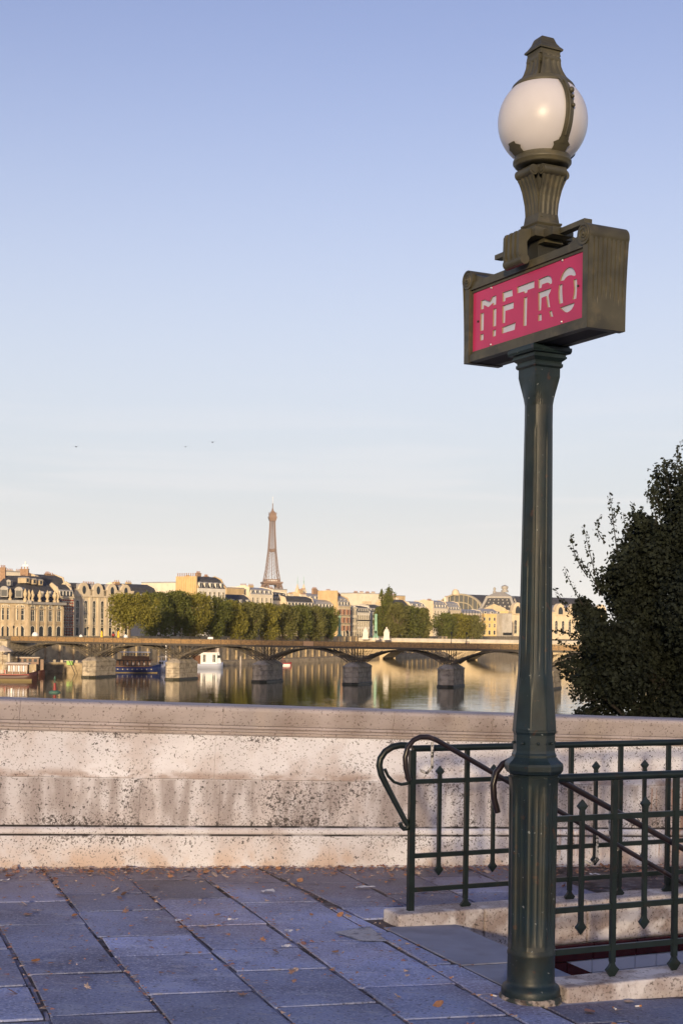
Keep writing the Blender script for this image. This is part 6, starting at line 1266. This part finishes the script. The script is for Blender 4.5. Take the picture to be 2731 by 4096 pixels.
# shoots that break the outline, each with alternate leaves
SH = [((2470,2240),(2436,1970),26),((2380,2300),(2330,2100),22),((2350,2310),(2283,2132),20),((2330,2420),(2256,2270),18),((2300,2470),(2217,2350),18),((2620,2100),(2582,1975),18),((2560,2110),(2525,2010),16),((2680,1990),(2645,1870),18),((2715,1960),(2708,1820),20),((2640,2050),(2600,1948),12),((2310,2560),(2212,2520),16),((2330,2600),(2225,2560),14),((2320,2680),(2225,2650),14),((2330,2720),(2240,2690),16),((2380,2800),(2275,2770),16),((2400,2820),(2300,2850),14),((2420,2170),(2400,2060),14),((2520,2150),(2490,2050),16),((2400,2380),(2300,2230),20),((2730,1900),(2725,1760),18),((2440,2080),(2470,2010),10)]
L_pos, L_d = [], []
for k, ((xa, ya), (xb, yb), nl) in enumerate(SH):
    d0 = rg.normal()*.5; a = T_(xa, ya, d0); b_ = T_(xb, yb, d0+rg.normal()*.3); bend = Vector((rg.normal()*.05, 0, rg.normal()*.04))
    pts = [a.lerp(b_, u)+bend*math.sin(math.pi*u) for u in [i/8 for i in range(9)]]; mb.tube(pts, [.012-.009*i/8 for i in range(9)], 5, caps=False)
    nl = int(nl*3.0)
    for i in range(nl):
        u = i/nl; p = a.lerp(b_, u)+bend*math.sin(math.pi*u); off = Vector((rg.normal(), rg.normal(), rg.normal()*.6)); off.normalize()
        rr = .02+.055*(1-u)*abs(rg.normal())+.02; L_pos.append(p+off*rr); L_d.append(off)
for k in range(26):                    # limbs inside the crown
    cl = clumps[(k*4) % len(clumps)]; e = Vector(cl[0]); z0 = max(2, min(14, e.z-2.0)); mb.tube([(0,0,z0*.9),((e.x*.5),(e.y*.5),z0*.9+(e.z-z0*.9)*.6),e], [.09,.05,.015], 6, caps=False)
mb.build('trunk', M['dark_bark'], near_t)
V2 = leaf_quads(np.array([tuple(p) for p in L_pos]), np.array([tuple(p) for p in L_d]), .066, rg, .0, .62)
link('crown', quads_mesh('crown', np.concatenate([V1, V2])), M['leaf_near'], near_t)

REAR_LEAVES = 2100
# ================================================================== UNSEEN STORE BLOCK AND TREES ADDED TO SHAPE THE SUN 
def rear_block(x0, x1, y, depth, h, label, m='cream'):
    b = Bld('department_store', label, (x1, y), (x0, y), depth, h, m, z0=-.5); b.root['group'] = 'unseen shade blocks behind the photographer'
    b.flat('zinc', .8); 
    for j in range(int(h//6)): b.band(5+j*6, .4, .3)
    return b
rear_block(-86, -20, -70, 40, 55, 'tall stone store block added unseen behind the viewpoint to shade the bridge', 'cream')  # added out of view, placed and raised so its shadow covers the right-hand piers
# unseen trees added behind the photographer to filter the low sun on the foreground
for k, (x, y) in enumerate(((-19,-31),(-9.5,-27),(.5,-31),(10,-28),(-14,-40),(-4,-41),(6,-40))):
    rd = random.Random(60+k); r_ = empty('plane_tree', (x,y,-.3), 0, ('front row, leftmost','front row, second from left','front row, third from left','front row, rightmost','back row, leftmost','back row, middle','back row, rightmost')[k]+' unseen tree added behind the viewpoint to filter the sun', 'tree', 'unseen sun filter trees behind the viewpoint')
    MB().tube([(0,0,0),(.1,0,2.5),(-.1,.1,6),(.1,0,10)], [.35,.28,.2,.08], 8).build('trunk', M['bark'], r_)
    cl = [((rd.uniform(-3.6,3.6), rd.uniform(-2.5,2.5), rd.uniform(3.2,12.5)), (2.2,1.8,1.8), 1) for j in range(22)]
    link('crown', quads_mesh('crown', foliage(cl, REAR_LEAVES, .34, 90+k, .1)), M['leaf_b'], r_)

# ================================================================== the thin morning air over the river
hm = bpy.data.materials.new('morning_haze'); hm.use_nodes = True; hn = hm.node_tree.nodes; hn.remove(hn['Principled BSDF'])
pv = hn.new('ShaderNodeVolumePrincipled'); pv.inputs['Color'].default_value = (.95,.93,.92,1); pv.inputs['Density'].default_value = .00004; pv.inputs['Anisotropy'].default_value = 0
hm.node_tree.links.new(pv.outputs[0], hn['Material Output'].inputs['Volume'])
tag(MB().box(-1400, 1400, -160, 4200, -15, 345).build('haze', hm), 'thin pale morning haze over the river and city', 'haze', kind='stuff')
